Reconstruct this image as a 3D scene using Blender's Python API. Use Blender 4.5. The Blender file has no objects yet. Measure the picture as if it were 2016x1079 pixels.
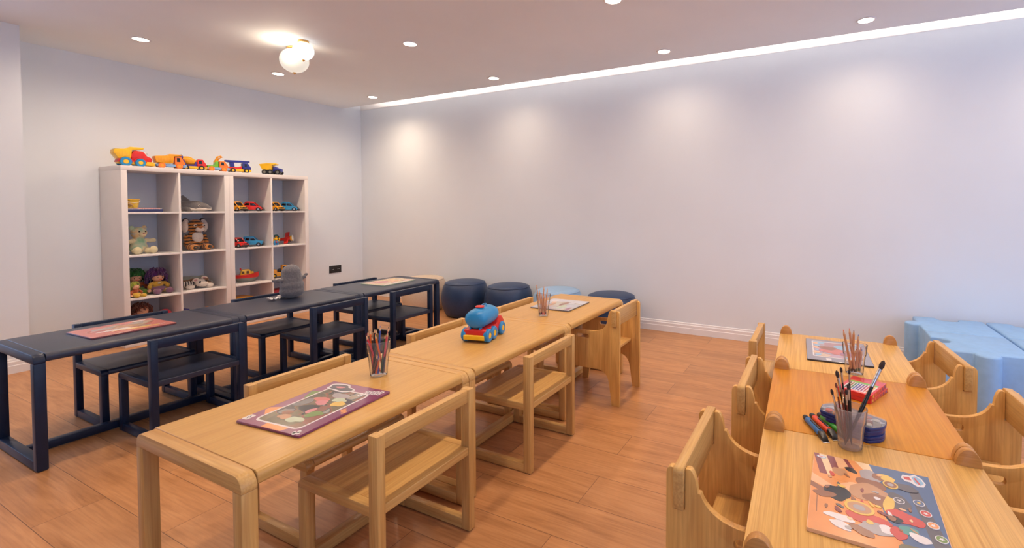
import bpy, bmesh, math, random
from mathutils import Vector, Matrix, Euler
random.seed(7)
PI = math.pi
sc = bpy.context.scene
COL = sc.collection
R = math.radians

# ------------------------------------------------------------------ helpers
def link(name, data, parent=None, loc=(0, 0, 0), rot=(0, 0, 0)):
    o = bpy.data.objects.new(name, data)
    COL.objects.link(o)
    o.location = loc
    o.rotation_euler = rot
    if parent:
        o.parent = parent
    return o

def obj(name, bm, mat, parent=None, loc=(0, 0, 0), rot=(0, 0, 0), ang=35):
    me = bpy.data.meshes.new(name)
    bmesh.ops.recalc_face_normals(bm, faces=bm.faces)
    bm.to_mesh(me)
    bm.free()
    for m in (mat if isinstance(mat, (list, tuple)) else [mat]):
        me.materials.append(m)
    me.shade_smooth()
    me.set_sharp_from_angle(angle=R(ang))
    return link(name, me, parent, loc, rot)

def tag(o, label, cat, group=None, kind=None):
    o['label'] = label
    o['category'] = cat
    if group: o['group'] = group
    if kind: o['kind'] = kind
    return o

def thing(name, label, cat, loc=(0, 0, 0), rz=0, group=None, rot=None):
    o = link(name, None, None, loc, rot if rot else (0, 0, rz))
    o.empty_display_size = .05
    return tag(o, label, cat, group)

def struct(name, bm, mat, ang=35):
    o = obj(name, bm, mat, ang=ang)
    o['kind'] = 'structure'
    return o

def kids(o):
    return [c for c in COL.objects if c.parent == o]

def dup(root, loc, rz=0, label=None, group=None, mats=None, rot=None):
    def cp(o, par):
        c = o.copy()
        COL.objects.link(c)
        if par: c.parent = par
        if mats and c.type == 'MESH':
            old = c.data.materials[0]
            if old in mats:
                c.material_slots[0].link = 'OBJECT'
                c.material_slots[0].material = mats[old]
        for ch in kids(o):
            if ch is not c: cp(ch, c)
        return c
    r = cp(root, None)
    r.location = loc
    r.rotation_euler = rot if rot else (0, 0, rz)
    if label: r['label'] = label
    if group: r['group'] = group
    return r

def merge(dst, src, mat=None, mi=None):
    me = bpy.data.meshes.new('t')
    if mat is not None: bmesh.ops.transform(src, matrix=mat, verts=src.verts)
    if mi is not None:
        for f in src.faces: f.material_index = mi
    src.to_mesh(me); src.free()
    dst.from_mesh(me)
    bpy.data.meshes.remove(me)
    return dst

def bev(bm, w, seg=2, ang=30):
    if w <= 0: return
    bmesh.ops.recalc_face_normals(bm, faces=bm.faces)
    es = [e for e in bm.edges if len(e.link_faces) == 2 and e.calc_face_angle(0) > R(ang)]
    if es:
        bmesh.ops.bevel(bm, geom=es, offset=w, segments=seg, profile=.5, affect='EDGES', clamp_overlap=True)

def BM(): return bmesh.new()

def box(bm, lo, hi, b=0, seg=2, M=None, mi=None):
    t = BM()
    bmesh.ops.create_cube(t, size=1)
    for v in t.verts:
        v.co = Vector([(lo[i] + hi[i]) / 2 + v.co[i] * (hi[i] - lo[i]) for i in range(3)])
    bev(t, b, seg)
    return merge(bm, t, M, mi)

def cyl(bm, p0, p1, r0, r1=None, n=16, b=0, mi=None, caps=True):
    p0, p1 = Vector(p0), Vector(p1)
    d = p1 - p0
    t = BM()
    bmesh.ops.create_cone(t, cap_ends=caps, segments=n, radius1=r0, radius2=(r0 if r1 is None else r1), depth=d.length)
    if b: bev(t, b, 2, 50)
    q = Vector((0, 0, 1)).rotation_difference(d.normalized())
    return merge(bm, t, Matrix.Translation((p0 + p1) / 2) @ q.to_matrix().to_4x4(), mi)

def ell(bm, c, r, rot=(0, 0, 0), u=20, v=12, mi=None):
    t = BM()
    bmesh.ops.create_uvsphere(t, u_segments=u, v_segments=v, radius=1)
    r = (r, r, r) if isinstance(r, (int, float)) else r
    M = Matrix.Translation(c) @ Euler(rot).to_matrix().to_4x4() @ Matrix.Diagonal((*r, 1))
    return merge(bm, t, M, mi)

def torus(bm, c, r1, r2, rot=(0, 0, 0), n=28, m=8, sq=1.0, mi=None):
    t = BM()
    vs = []
    for i in range(n):
        a = 2 * PI * i / n
        row = []
        for j in range(m):
            b = 2 * PI * j / m
            rr = r1 + r2 * math.cos(b)
            row.append(t.verts.new((rr * math.cos(a), rr * math.sin(a), r2 * sq * math.sin(b))))
        vs.append(row)
    for i in range(n):
        for j in range(m):
            t.faces.new((vs[i][j], vs[(i + 1) % n][j], vs[(i + 1) % n][(j + 1) % m], vs[i][(j + 1) % m]))
    return merge(bm, t, Matrix.Translation(c) @ Euler(rot).to_matrix().to_4x4(), mi)

def lathe(bm, prof, n=32, c=(0, 0, 0), rot=(0, 0, 0), mi=None, fac=None):
    t = BM()
    rows = []
    for r, z in prof:
        if r < 1e-6:
            rows.append([t.verts.new((0, 0, z))])
        else:
            rows.append([t.verts.new((r * math.cos(2 * PI * i / n), r * math.sin(2 * PI * i / n), z)) for i in range(n)])
    for a, b in zip(rows, rows[1:]):
        for i in range(n):
            k = (i + 1) % n
            if len(a) == 1 and len(b) == 1: continue
            if len(a) == 1: t.faces.new((a[0], b[i], b[k]))
            elif len(b) == 1: t.faces.new((a[i], a[k], b[0]))
            else: t.faces.new((a[i], a[k], b[k], b[i]))
    return merge(bm, t, Matrix.Translation(c) @ Euler(rot).to_matrix().to_4x4(), mi)

def rpoly(pts, n=6):
    """polygon of (x, y, radius) with rounded corners"""
    out = []
    N = len(pts)
    for i in range(N):
        p = Vector(pts[i][:2]); r = pts[i][2] if len(pts[i]) > 2 else 0
        if r <= 0:
            out.append(p); continue
        a = (Vector(pts[i - 1][:2]) - p).normalized(); b = (Vector(pts[(i + 1) % N][:2]) - p).normalized()
        th = a.angle(b)
        d = r / math.tan(th / 2)
        s, e = p + a * d, p + b * d
        c = p + (a + b).normalized() * (r / math.sin(th / 2))
        v0, v1 = s - c, e - c
        t = v0.angle(v1)
        sg = 1 if v0.x * v1.y - v0.y * v1.x > 0 else -1
        for k in range(n + 1):
            out.append(c + Matrix.Rotation(sg * t * k / n, 2) @ v0)
    return [tuple(v) for v in out]

def prism(bm, outer, a0, a1, axis='z', holes=(), b=0, seg=2, M=None, mi=None):
    t = BM()
    def P(p, a):
        return {'x': (a, p[0], p[1]), 'y': (p[0], a, p[1]), 'z': (p[0], p[1], a)}[axis]
    if not holes:
        f = t.faces.new([t.verts.new(P(p, a0)) for p in outer])
    else:
        es = []
        for lp in (outer, *holes):
            vs = [t.verts.new(P(p, a0)) for p in lp]
            es += [t.edges.new((vs[i], vs[(i + 1) % len(vs)])) for i in range(len(vs))]
        bmesh.ops.triangle_fill(t, use_beauty=True, use_dissolve=False, edges=es)
    res = bmesh.ops.extrude_face_region(t, geom=t.faces[:])
    dv = Vector(P((0, 0), a1 - a0))
    bmesh.ops.translate(t, vec=dv, verts=[g for g in res['geom'] if isinstance(g, bmesh.types.BMVert)])
    bev(t, b, seg)
    return merge(bm, t, M, mi)

def tube(bm, pts, r, n=8, mi=None):
    t = BM()
    pts = [Vector(p) for p in pts]
    rs = r if isinstance(r, (list, tuple)) else [r] * len(pts)
    rows = []
    for i, p in enumerate(pts):
        d = (pts[min(i + 1, len(pts) - 1)] - pts[max(i - 1, 0)]).normalized()
        q = Vector((0, 0, 1)).rotation_difference(d)
        rows.append([t.verts.new(p + q @ Vector((rs[i] * math.cos(2 * PI * k / n), rs[i] * math.sin(2 * PI * k / n), 0))) for k in range(n)])
    for a, b in zip(rows, rows[1:]):
        for k in range(n):
            t.faces.new((a[k], a[(k + 1) % n], b[(k + 1) % n], b[k]))
    t.faces.new(rows[0]); t.faces.new(rows[-1])
    return merge(bm, t, None, mi)

def blob(name, ells, mat, parent=None, vox=.006, loc=(0, 0, 0), rot=(0, 0, 0), sm=6, fuzz=0):
    """soft body: overlapping ellipsoids fused to one skin"""
    bm = BM()
    for e in ells: ell(bm, *e)
    o = obj(name, bm, mat, parent, loc, rot, ang=180)
    m = o.modifiers.new('fuse', 'REMESH'); m.mode = 'VOXEL'; m.voxel_size = vox; m.use_smooth_shade = True
    s = o.modifiers.new('soften', 'SMOOTH'); s.iterations = sm; s.factor = .5
    if fuzz:
        tx = bpy.data.textures.new(name + '_pile', 'CLOUDS'); tx.noise_scale = .008
        d = o.modifiers.new('pile', 'DISPLACE'); d.texture = tx; d.strength = fuzz; d.mid_level = .5
    return o

# ------------------------------------------------------------------ materials
MATS = {}
def base(name, col, rough=.5, **kw):
    m = bpy.data.materials.new(name)
    m.use_nodes = True
    b = m.node_tree.nodes['Principled BSDF']
    b.inputs['Base Color'].default_value = (*col, 1)
    b.inputs['Roughness'].default_value = rough
    for k, v in kw.items():
        b.inputs[k.replace('_', ' ')].default_value = v
    return m, m.node_tree, b

def nz(t, kind, **kw):
    n = t.nodes.new(kind)
    for k, v in kw.items():
        if k in n.inputs: n.inputs[k].default_value = v
        else: setattr(n, k, v)
    return n

def coords(t, scale=(1, 1, 1), loc=(0, 0, 0), src='Object'):
    tc = t.nodes.new('ShaderNodeTexCoord'); mp = t.nodes.new('ShaderNodeMapping')
    mp.inputs['Scale'].default_value = scale; mp.inputs['Location'].default_value = loc
    t.links.new(tc.outputs[src], mp.inputs['Vector'])
    return mp.outputs['Vector']

def ramp(t, fac, stops, interp='LINEAR'):
    r = t.nodes.new('ShaderNodeValToRGB')
    r.color_ramp.interpolation = interp
    el = r.color_ramp.elements
    while len(el) < len(stops): el.new(.5)
    for e, (p, c) in zip(el, stops):
        e.position = p; e.color = (*c, 1)
    t.links.new(fac, r.inputs['Fac'])
    return r.outputs['Color']

def bump(t, b, h, s, d=.002):
    n = t.nodes.new('ShaderNodeBump'); n.inputs['Strength'].default_value = s; n.inputs['Distance'].default_value = d
    t.links.new(h, n.inputs['Height']); t.links.new(n.outputs['Normal'], b.inputs['Normal'])

def plain(name, col, rough=.5, noise=.06, sc_=40, bmp=0, **kw):
    """flat paint / plastic with a slight procedural mottle"""
    m, t, b = base(name, col, rough, **kw)
    n = nz(t, 'ShaderNodeTexNoise', Scale=sc_, Detail=3.0)
    t.links.new(coords(t), n.inputs['Vector'])
    lo = tuple(max(0, c * (1 - noise)) for c in col); hi = tuple(min(1, c * (1 + noise)) for c in col)
    t.links.new(ramp(t, n.outputs['Fac'], [(.3, lo), (.7, hi)]), b.inputs['Base Color'])
    if bmp: bump(t, b, n.outputs['Fac'], bmp)
    return m

def wood(name, light, dark, axis='x', rough=.38, seed=0, ring=1.0, cross=14, fine=.35):
    m, t, b = base(name, light, rough)
    s = {'x': (.9, cross, cross), 'y': (cross, .9, cross), 'z': (cross, cross, .9)}[axis]
    v = coords(t, s, (seed, seed * 2.3, seed * .7))
    w = nz(t, 'ShaderNodeTexNoise', Scale=1.6 * ring, Detail=5.0, Roughness=.6, Distortion=.9)
    t.links.new(v, w.inputs['Vector'])
    s2 = {'x': (4, 160, 160), 'y': (160, 4, 160), 'z': (160, 160, 4)}[axis]
    f = nz(t, 'ShaderNodeTexNoise', Scale=1.0, Detail=2.0)
    t.links.new(coords(t, s2), f.inputs['Vector'])
    mid = tuple((a + c) / 2 for a, c in zip(light, dark))
    c1 = ramp(t, w.outputs['Fac'], [(.3, dark), (.45, mid), (.52, light), (.6, mid), (.72, light)])
    mx = nz(t, 'ShaderNodeMix', data_type='RGBA', blend_type='MULTIPLY')
    mx.inputs[0].default_value = fine
    t.links.new(c1, mx.inputs[6])
    t.links.new(ramp(t, f.outputs['Fac'], [(.35, (.62, .55, .5)), (.6, (1, 1, 1))]), mx.inputs[7])
    t.links.new(mx.outputs[2], b.inputs['Base Color'])
    b.inputs['Coat Weight'].default_value = .12; b.inputs['Coat Roughness'].default_value = .18; b.inputs['Specular IOR Level'].default_value = .3
    bump(t, b, f.outputs['Fac'], .05)
    return m

def glow(name, col, s):
    m, t, b = base(name, col, .4)
    b.inputs['Emission Color'].default_value = (*col, 1)
    b.inputs['Emission Strength'].default_value = s
    return m

# wall, ceiling and floor
def wall_mat(name, col):
    m, t, b = base(name, col, .75)
    n = nz(t, 'ShaderNodeTexNoise', Scale=1.3, Detail=4.0)
    t.links.new(coords(t), n.inputs['Vector'])
    t.links.new(ramp(t, n.outputs['Fac'], [(.3, tuple(c * .97 for c in col)), (.7, tuple(min(1, c * 1.02) for c in col))]), b.inputs['Base Color'])
    f = nz(t, 'ShaderNodeTexNoise', Scale=220.0, Detail=2.0)
    t.links.new(coords(t), f.inputs['Vector'])
    bump(t, b, f.outputs['Fac'], .05, .001)
    return m
M_WALL = wall_mat('painted_wall', (.735, .785, .835))
M_CEIL = wall_mat('ceiling_paint', (.83, .88, .915))
M_TRIM = plain('white_gloss_trim', (.80, .79, .80), .35, .03, 6)
M_COVE = plain('cove_white', (.82, .82, .82), .7, .02, 6)

def floor_mat():
    m, t, b = base('laminate', (.4, .2, .1), .34, Specular_IOR_Level=.35)
    tc = t.nodes.new('ShaderNodeTexCoord'); mp = t.nodes.new('ShaderNodeMapping')
    mp.inputs['Rotation'].default_value = (0, 0, R(90)); mp.inputs['Location'].default_value = (.3, .09, 0)
    t.links.new(tc.outputs['Object'], mp.inputs['Vector'])
    br = nz(t, 'ShaderNodeTexBrick', offset=.37, offset_frequency=2, squash=1.0)
    br.inputs['Scale'].default_value = 1.0
    br.inputs['Mortar Size'].default_value = .0012
    br.inputs['Mortar Smooth'].default_value = .1
    br.inputs['Brick Width'].default_value = 1.21
    br.inputs['Row Height'].default_value = .197
    br.inputs['Color1'].default_value = (0, 0, 0, 1); br.inputs['Color2'].default_value = (1, 1, 1, 1)
    br.inputs['Mortar'].default_value = (.5, .5, .5, 1)
    t.links.new(mp.outputs['Vector'], br.inputs['Vector'])
    # grain runs along the planks (world Y), shifted per plank
    sh = nz(t, 'ShaderNodeVectorMath', operation='MULTIPLY_ADD')
    t.links.new(br.outputs['Color'], sh.inputs[0]); sh.inputs[1].default_value = (3, 7, 5)
    sv = coords(t, (9, 1.1, 1)); t.links.new(sv, sh.inputs[2])
    g = nz(t, 'ShaderNodeTexNoise', Scale=1.5, Detail=6.0, Roughness=.62, Distortion=1.3)
    t.links.new(sh.outputs[0], g.inputs['Vector'])
    c = ramp(t, g.outputs['Fac'], [(.22, (.27, .110, .036)), (.36, (.43, .198, .074)), (.55, (.52, .250, .100)), (.72, (.58, .298, .128))])
    f = nz(t, 'ShaderNodeTexNoise', Scale=1.0, Detail=3.0)
    t.links.new(coords(t, (120, 5, 1)), f.inputs['Vector'])
    mx = nz(t, 'ShaderNodeMix', data_type='RGBA', blend_type='MULTIPLY'); mx.inputs[0].default_value = .5
    t.links.new(c, mx.inputs[6]); t.links.new(ramp(t, f.outputs['Fac'], [(.35, (.74, .69, .64)), (.55, (1, 1, 1))]), mx.inputs[7])
    tone = nz(t, 'ShaderNodeMix', data_type='RGBA', blend_type='MULTIPLY'); tone.inputs[0].default_value = 1
    t.links.new(mx.outputs[2], tone.inputs[6])
    t.links.new(ramp(t, br.outputs['Color'], [(0, (.9, .9, .92)), (1, (1.08, 1.06, 1.04))]), tone.inputs[7])
    gap = nz(t, 'ShaderNodeMix', data_type='RGBA')
    t.links.new(br.outputs['Fac'], gap.inputs[0]); t.links.new(tone.outputs[2], gap.inputs[6]); gap.inputs[7].default_value = (.19, .085, .038, 1)
    t.links.new(gap.outputs[2], b.inputs['Base Color'])
    bump(t, b, f.outputs['Fac'], .06, .001)
    return m
M_FLOOR = floor_mat()

LT, DK = (.64, .385, .130), (.54, .29, .085)
WX = wood('ash_lengthwise', LT, DK, 'x'); WY = wood('ash_crosswise', LT, DK, 'y', seed=3); WZ = wood('ash_upright', LT, DK, 'z', seed=5)
PX = wood('pine_lengthwise', (.70, .41, .135), (.58, .30, .085), 'x', .42, 2); PZ = wood('pine_upright', (.78, .455, .135), (.63, .325, .085), 'z', .42, 8, 1.0, 9)
TOPX = wood('table_ash', (.60, .350, .105), (.55, .305, .085), 'x', .36, 4, 1.0, 9, .2)
ORG = wood('orange_stained', (.62, .265, .026), (.56, .215, .018), 'x', .45, 6, 1.0, 22, .3)
EARM = wood('brown_beech', (.56, .275, .075), (.47, .21, .05), 'y', .4, 9)
NAVY = plain('navy_paint', (.008, .017, .045), .36, .10, 30, .03, Specular_IOR_Level=.32)
NAVYT = plain('navy_paint_top', (.016, .024, .05), .38, .10, 30, .03, Coat_Weight=.1, Coat_Roughness=.35)
BLACK = plain('black_plastic', (.012, .011, .012), .35)
RUBBER = plain('dark_rubber', (.02, .017, .016), .7)
SHELFW = plain('white_laminate', (.74, .70, .68), .45, .02, 4)
VNAVY = plain('navy_leatherette', (.014, .036, .095), .42, .12, 90, .12)
VCREAM = plain('cream_leatherette', (.62, .50, .38), .5, .06, 90, .12)
VSKY = plain('sky_leatherette', (.30, .47, .68), .45, .05, 90, .1)
FOAM = plain('sky_blue_vinyl', (.26, .46, .72), .42, .05, 25, .08)
BRASS = plain('brass', (.72, .42, .14), .25, .05, Metallic=1.0)
STEEL = plain('steel', (.6, .6, .6), .3, .05, Metallic=1.0)
def pl(n, c, r=.32): return plain(n, c, r, .04)
RED, YEL, ORA = pl('toy_red', (.62, .018, .012)), pl('toy_yellow', (.85, .48, .012)), pl('toy_orange', (.85, .20, .02))
TBL, DBL, GRN = pl('toy_blue', (.015, .22, .48)), pl('toy_dark_blue', (.018, .03, .26)), pl('toy_green', (.16, .50, .03))
SKY, PUR, GRY = pl('toy_sky', (.20, .38, .66)), pl('toy_indigo', (.05, .018, .22)), pl('toy_grey', (.20, .20, .17))
AMB, WHT, CBL = pl('toy_amber', (.80, .34, .012)), pl('toy_white', (.8, .78, .75)), pl('car_blue', (.03, .26, .50))
DGL = plain('dark_window', (.01, .01, .014), .08)
CLR, clr_t, clr_b = base('clear_plastic', (1, 1, 1), .15)
def clear(name, alpha_col, haze, tint):
    m = bpy.data.materials.new(name); m.use_nodes = True
    t = m.node_tree; t.nodes.clear()
    o = t.nodes.new('ShaderNodeOutputMaterial')
    tr = nz(t, 'ShaderNodeBsdfTransparent'); tr.inputs['Color'].default_value = (*alpha_col, 1)
    df = nz(t, 'ShaderNodeBsdfDiffuse'); df.inputs['Color'].default_value = (*tint, 1)
    gl = nz(t, 'ShaderNodeBsdfGlossy'); gl.inputs['Roughness'].default_value = .12
    n = nz(t, 'ShaderNodeTexNoise', Scale=60.0); t.links.new(coords(t), n.inputs['Vector'])
    mr = nz(t, 'ShaderNodeMapRange'); mr.inputs['To Min'].default_value = haze * .8; mr.inputs['To Max'].default_value = haze * 1.2
    t.links.new(n.outputs['Fac'], mr.inputs['Value'])
    m1 = nz(t, 'ShaderNodeMixShader'); m2 = nz(t, 'ShaderNodeMixShader')
    t.links.new(mr.outputs['Result'], m1.inputs[0]); t.links.new(tr.outputs[0], m1.inputs[1]); t.links.new(df.outputs[0], m1.inputs[2])
    fr = nz(t, 'ShaderNodeLayerWeight'); fr.inputs['Blend'].default_value = .08
    t.links.new(fr.outputs['Fresnel'], m2.inputs[0]); t.links.new(m1.outputs[0], m2.inputs[1]); t.links.new(gl.outputs[0], m2.inputs[2])
    t.links.new(m2.outputs[0], o.inputs['Surface'])
    return m
CUPM = clear('smoky_clear_plastic', (.98, .97, .97), .055, (.75, .70, .68))
CUPD = clear('greyed_clear_plastic', (.97, .95, .94), .20, (.62, .53, .48))
LIDM = clear('clear_lid', (.96, .96, .97), .12, (.8, .8, .8))

# ------------------------------------------------------------------ the setting
H = 2.369; SL = .0147            # ceiling height, slant of the right wall
def xw(y): return SL * y
YF, XL = -8.6, -6.6
b = BM(); box(b, (XL - .2, YF - .2, -.1), (.25, .2, 0)); struct('floor', b, M_FLOOR)
# ceiling slab ends in a lip short of the right wall; light slot above it
LIP = .2595
b = BM(); prism(b, [(XL - .2, YF - .2), (xw(YF - .2) - LIP, YF - .2), (xw(.2) - LIP, .2), (XL - .2, .2)], H, H + .012); struct('ceiling', b, M_CEIL)
b = BM(); prism(b, [(xw(YF - .2) - .62, YF - .2), (.25, YF - .2), (.25, .2), (xw(.2) - .62, .2)], H + .16, H + .2)
prism(b, [(xw(YF - .2) - .62, YF - .2), (xw(YF - .2) - .58, YF - .2), (xw(.2) - .58, .2), (xw(.2) - .62, .2)], H + .0125, H + .16)
struct('trim_1', b, M_COVE)
b = BM(); prism(b, [(xw(YF - .2) - LIP - .006, YF - .2), (xw(YF - .2) - LIP, YF - .2), (xw(.2) - LIP, .2), (xw(.2) - LIP - .006, .2)], H + .0121, H + .0152); struct('trim_2', b, M_COVE)
b = BM(); prism(b, [(xw(YF - .2), YF - .2), (.25, YF - .2), (.25, .2), (xw(.2), .2)], -.1, H + .2); struct('wall_right', b, M_WALL)
b = BM(); prism(b, [(xw(YF) - .004, YF), (xw(YF) - .0002, YF), (xw(0) - .0002, -.001), (xw(0) - .004, -.001)], H + .019, H + .159); struct('trim_3', b, M_COVE)
def holed(axis, o0, o1, hole, a0, a1):
    bb = BM()
    prism(bb, o0, a0, a1, axis, holes=[hole]); return bb
WH = [(-5.3, .35), (-3.50, .35), (-3.50, 2.15), (-5.3, 2.15)]  # opening for the guessed window added in the alcove wall, out of view
b = holed('y', [(XL - .2, -.1), (0, -.1), (0, H + .2), (XL - .2, H + .2)], 0, WH, 0, .2); struct('wall_back', b, M_WALL)
b = holed('y', [(XL, 0), (-3.033, 0), (-3.033, H - .0005), (XL, H - .0005)], 0, WH, -.455, -.0005); struct('wall_alcove', b, M_WALL)
b = holed('x', [(YF - .2, -.1), (.0, -.1), (.0, H + .2), (YF - .2, H + .2)], 0, [(-7.8, .35), (-5.4, .35), (-5.4, 2.15), (-7.8, 2.15)], XL - .2, XL); struct('wall_left', b, M_WALL)
b = holed('y', [(XL, -.1), (-.15, -.1), (-.15, H + .2), (XL, H + .2)], 0, [(-4.6, .35), (-.6, .35), (-.6, 2.15), (-4.6, 2.15)], YF - .2, YF); struct('wall_front', b, M_WALL)
for i, (ax, c0, c1, p) in enumerate([('x', -7.8, -5.4, XL - .12), ('y', -4.6, -.6, YF - .12), ('y', -5.3, -3.5, .12)]):  # unseen windows, guessed and added only to let in bluish daylight
    b = BM()
    n = 4
    prism(b, [(c0, .35), (c1, .35), (c1, 2.15), (c0, 2.15)], p, p + .05, ax, holes=[[(c0 + (c1 - c0) * k / n + .03, .38), (c0 + (c1 - c0) * (k + 1) / n - .03, .38), (c0 + (c1 - c0) * (k + 1) / n - .03, 2.12), (c0 + (c1 - c0) * k / n + .03, 2.12)] for k in range(n)])
    struct('window_%d' % (i + 1), b, M_TRIM)
# skirting boards with a stepped moulding
SKP = [(0, 0), (.016, 0), (.016, .052), (.0135, .056), (.0135, .078), (.009, .084), (.007, .096), (0, .1)]
def skirting(name, p0, p1, nrm):
    p0, p1, nrm = Vector((*p0, 0)), Vector((*p1, 0)), Vector((*nrm, 0)).normalized()
    t = BM(); rows = []
    for p in (p0, p1):
        rows.append([t.verts.new(p + nrm * (d + .0002) + Vector((0, 0, z))) for d, z in SKP])
    n = len(SKP)
    for k in range(n): t.faces.new((rows[0][k], rows[0][(k + 1) % n], rows[1][(k + 1) % n], rows[1][k]))
    t.faces.new(rows[0]); t.faces.new(rows[1])
    struct(name, t, M_TRIM, 20)
skirting('baseboard_right', (xw(0) , -.018), (xw(YF), YF), (-1, SL))
skirting('baseboard_back', (-3.033, 0), (-.001, 0), (0, -1))
skirting('baseboard_left', (XL, -.455), (-3.033, -.455), (0, -1))
skirting('baseboard_alcove', (-3.033, -.474), (-3.033, -.017), (1, 0))

# ------------------------------------------------------------------ lights in the ceiling
WARM = (1.0, .76, .54)
LENS = glow('downlight_lens', (1.0, .86, .68), 14)
dl = None
spots = [(-2.541, -.862, 'round recessed downlight above the left of the toy shelves'),
         (-1.55, -.852, 'round recessed downlight just behind the glass globe lamp'),
         (-.522, -.862, 'round recessed downlight in the far corner of the ceiling'),
         (-1.586, -2.565, 'round recessed downlight to the right of the glass globe lamp'),
         (-.54, -2.55, 'round recessed downlight second along the light slot from the corner'),
         (-.565, -4.237, 'round recessed downlight third along the light slot from the corner'),
         (-.574, -5.616, 'large round downlight nearest the right edge by the light slot'),
         (-1.595, -4.235, 'round recessed downlight cut by the top edge of the picture')]
off = [(-2.60, -2.56), (-2.62, -4.235), (-1.60, -5.62), (-2.62, -5.62), (-3.65, -4.235), (-3.65, -2.56), (-.58, -7.0), (-2.0, -7.2), (-3.7, -6.6), (-3.65, -1.3)]  # assumed downlights out of view, added only for their light
def make_downlight(label, loc):
    t = thing('recessed_downlight', label, 'ceiling light', loc, 0, 'recessed ceiling downlights')
    bm = BM(); torus(bm, (0, 0, -.002), .052, .007, sq=.55); obj('trim_ring', bm, M_TRIM, t)
    bm = BM(); cyl(bm, (0, 0, -.0035), (0, 0, -.0005), .046, n=28); obj('lens', bm, LENS, t)
    return t
for x, y, lb in spots:
    if dl is None: dl = make_downlight(lb, (x, y, H))
    else: dup(dl, (x, y, H), 0, lb)
def spot(x, y, e, z=H - .012, size=168, col=WARM):
    L = bpy.data.lights.new('downlight_beam', 'SPOT'); L.energy = e; L.color = col; L.spot_size = R(size); L.spot_blend = 1.0; L.shadow_soft_size = .045
    link('downlight_beam', L, None, (x, y, z))
E_SPOT = 30
for x, y, _ in spots: spot(x, y, E_SPOT * (1.55 if y > -1 else .78 if x > -.7 else 1.12))
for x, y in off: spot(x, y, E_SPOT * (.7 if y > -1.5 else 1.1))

# LED line hidden on the lip of the slot
LED = glow('led_line', (1.0, .88, .80), 150)
b = BM(); prism(b, [(xw(YF) - LIP - .055, YF + .1), (xw(YF) - LIP - .035, YF + .1), (xw(-.42) - LIP - .035, -.42), (xw(-.42) - LIP - .055, -.42)], H + .0125, H + .0155)
o = obj('led_strip', b, LED); tag(o, 'thin warm LED strip lying inside the ceiling slot along the wall', 'light strip')

# twin globe lamp
t = thing('globe_ceiling_lamp', 'twin opal glass globe lamp with brass fittings on the ceiling', 'ceiling lamp', (-2.02, -1.90, H))
OPAL1 = glow('opal_glass_bright', (1.0, .95, .88), 1.6); OPAL2 = glow('opal_glass_soft', (1.0, .90, .76), .62)
for m in (OPAL1, OPAL2): m.node_tree.nodes['Principled BSDF'].inputs['Base Color'].default_value = (.25, .24, .22, 1)
bm = BM(); cyl(bm, (.092, .20, -.013), (.092, .20, 0), .042, n=28, b=.002); cyl(bm, (.035, 0, -.012), (.035, 0, 0), .036, n=28, b=.002); tube(bm, [(.092, .20, -.005), (.035, 0, -.005)], .005); obj('ceiling_plate', bm, BRASS, t)
def globe(c, r, mat, nm):
    bm = BM(); ell(bm, c, (r, r, r * .93), u=36, v=24); g = obj('globe', bm, mat, t, ang=180)
    bm = BM(); cyl(bm, (c[0], c[1], c[2] + r * .84), (c[0], c[1], c[2] + r * .97), r * .56, r * .5, 28, .002); obj('brass_cap', bm, BRASS, g)
    bm = BM(); cyl(bm, (c[0], c[1], c[2] - r * .95), (c[0], c[1], c[2] - r * .9), .012, n=16); ell(bm, (c[0], c[1], c[2] - r * .98), .008); obj('finial', bm, BRASS, g)
globe((.092, .200, -.102), .100, OPAL2, 'l'); globe((.035, .0, -.075), .0715, OPAL1, 's')
L = bpy.data.lights.new('globe_bulb', 'POINT'); L.energy = 3; L.color = (1, .80, .58); L.shadow_soft_size = .06
link('globe_bulb', L, None, (-2.045, -1.795, H - .10))

# bluish daylight, let in through the guessed windows added out of view
w = bpy.data.worlds.new('daylight'); sc.world = w; w.use_nodes = True
bg = w.node_tree.nodes['Background']; bg.inputs['Color'].default_value = (.48, .64, 1.0, 1); bg.inputs['Strength'].default_value = 2.6
for loc, rot, sx, sy in [((XL - .05, -6.6, 1.25), (0, R(-90), 0), 1.8, 2.4), ((-2.6, YF - .05, 1.25), (R(90), 0, 0), 4.0, 1.8), ((-4.4, .19, 1.12), (R(-90), 0, 0), 1.8, 2.0)]:
    L = bpy.data.lights.new('window_portal', 'AREA'); L.shape = 'RECTANGLE'; L.size = sx; L.size_y = sy
    L.cycles.is_portal = True
    link('window_portal', L, None, loc, rot)

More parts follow.
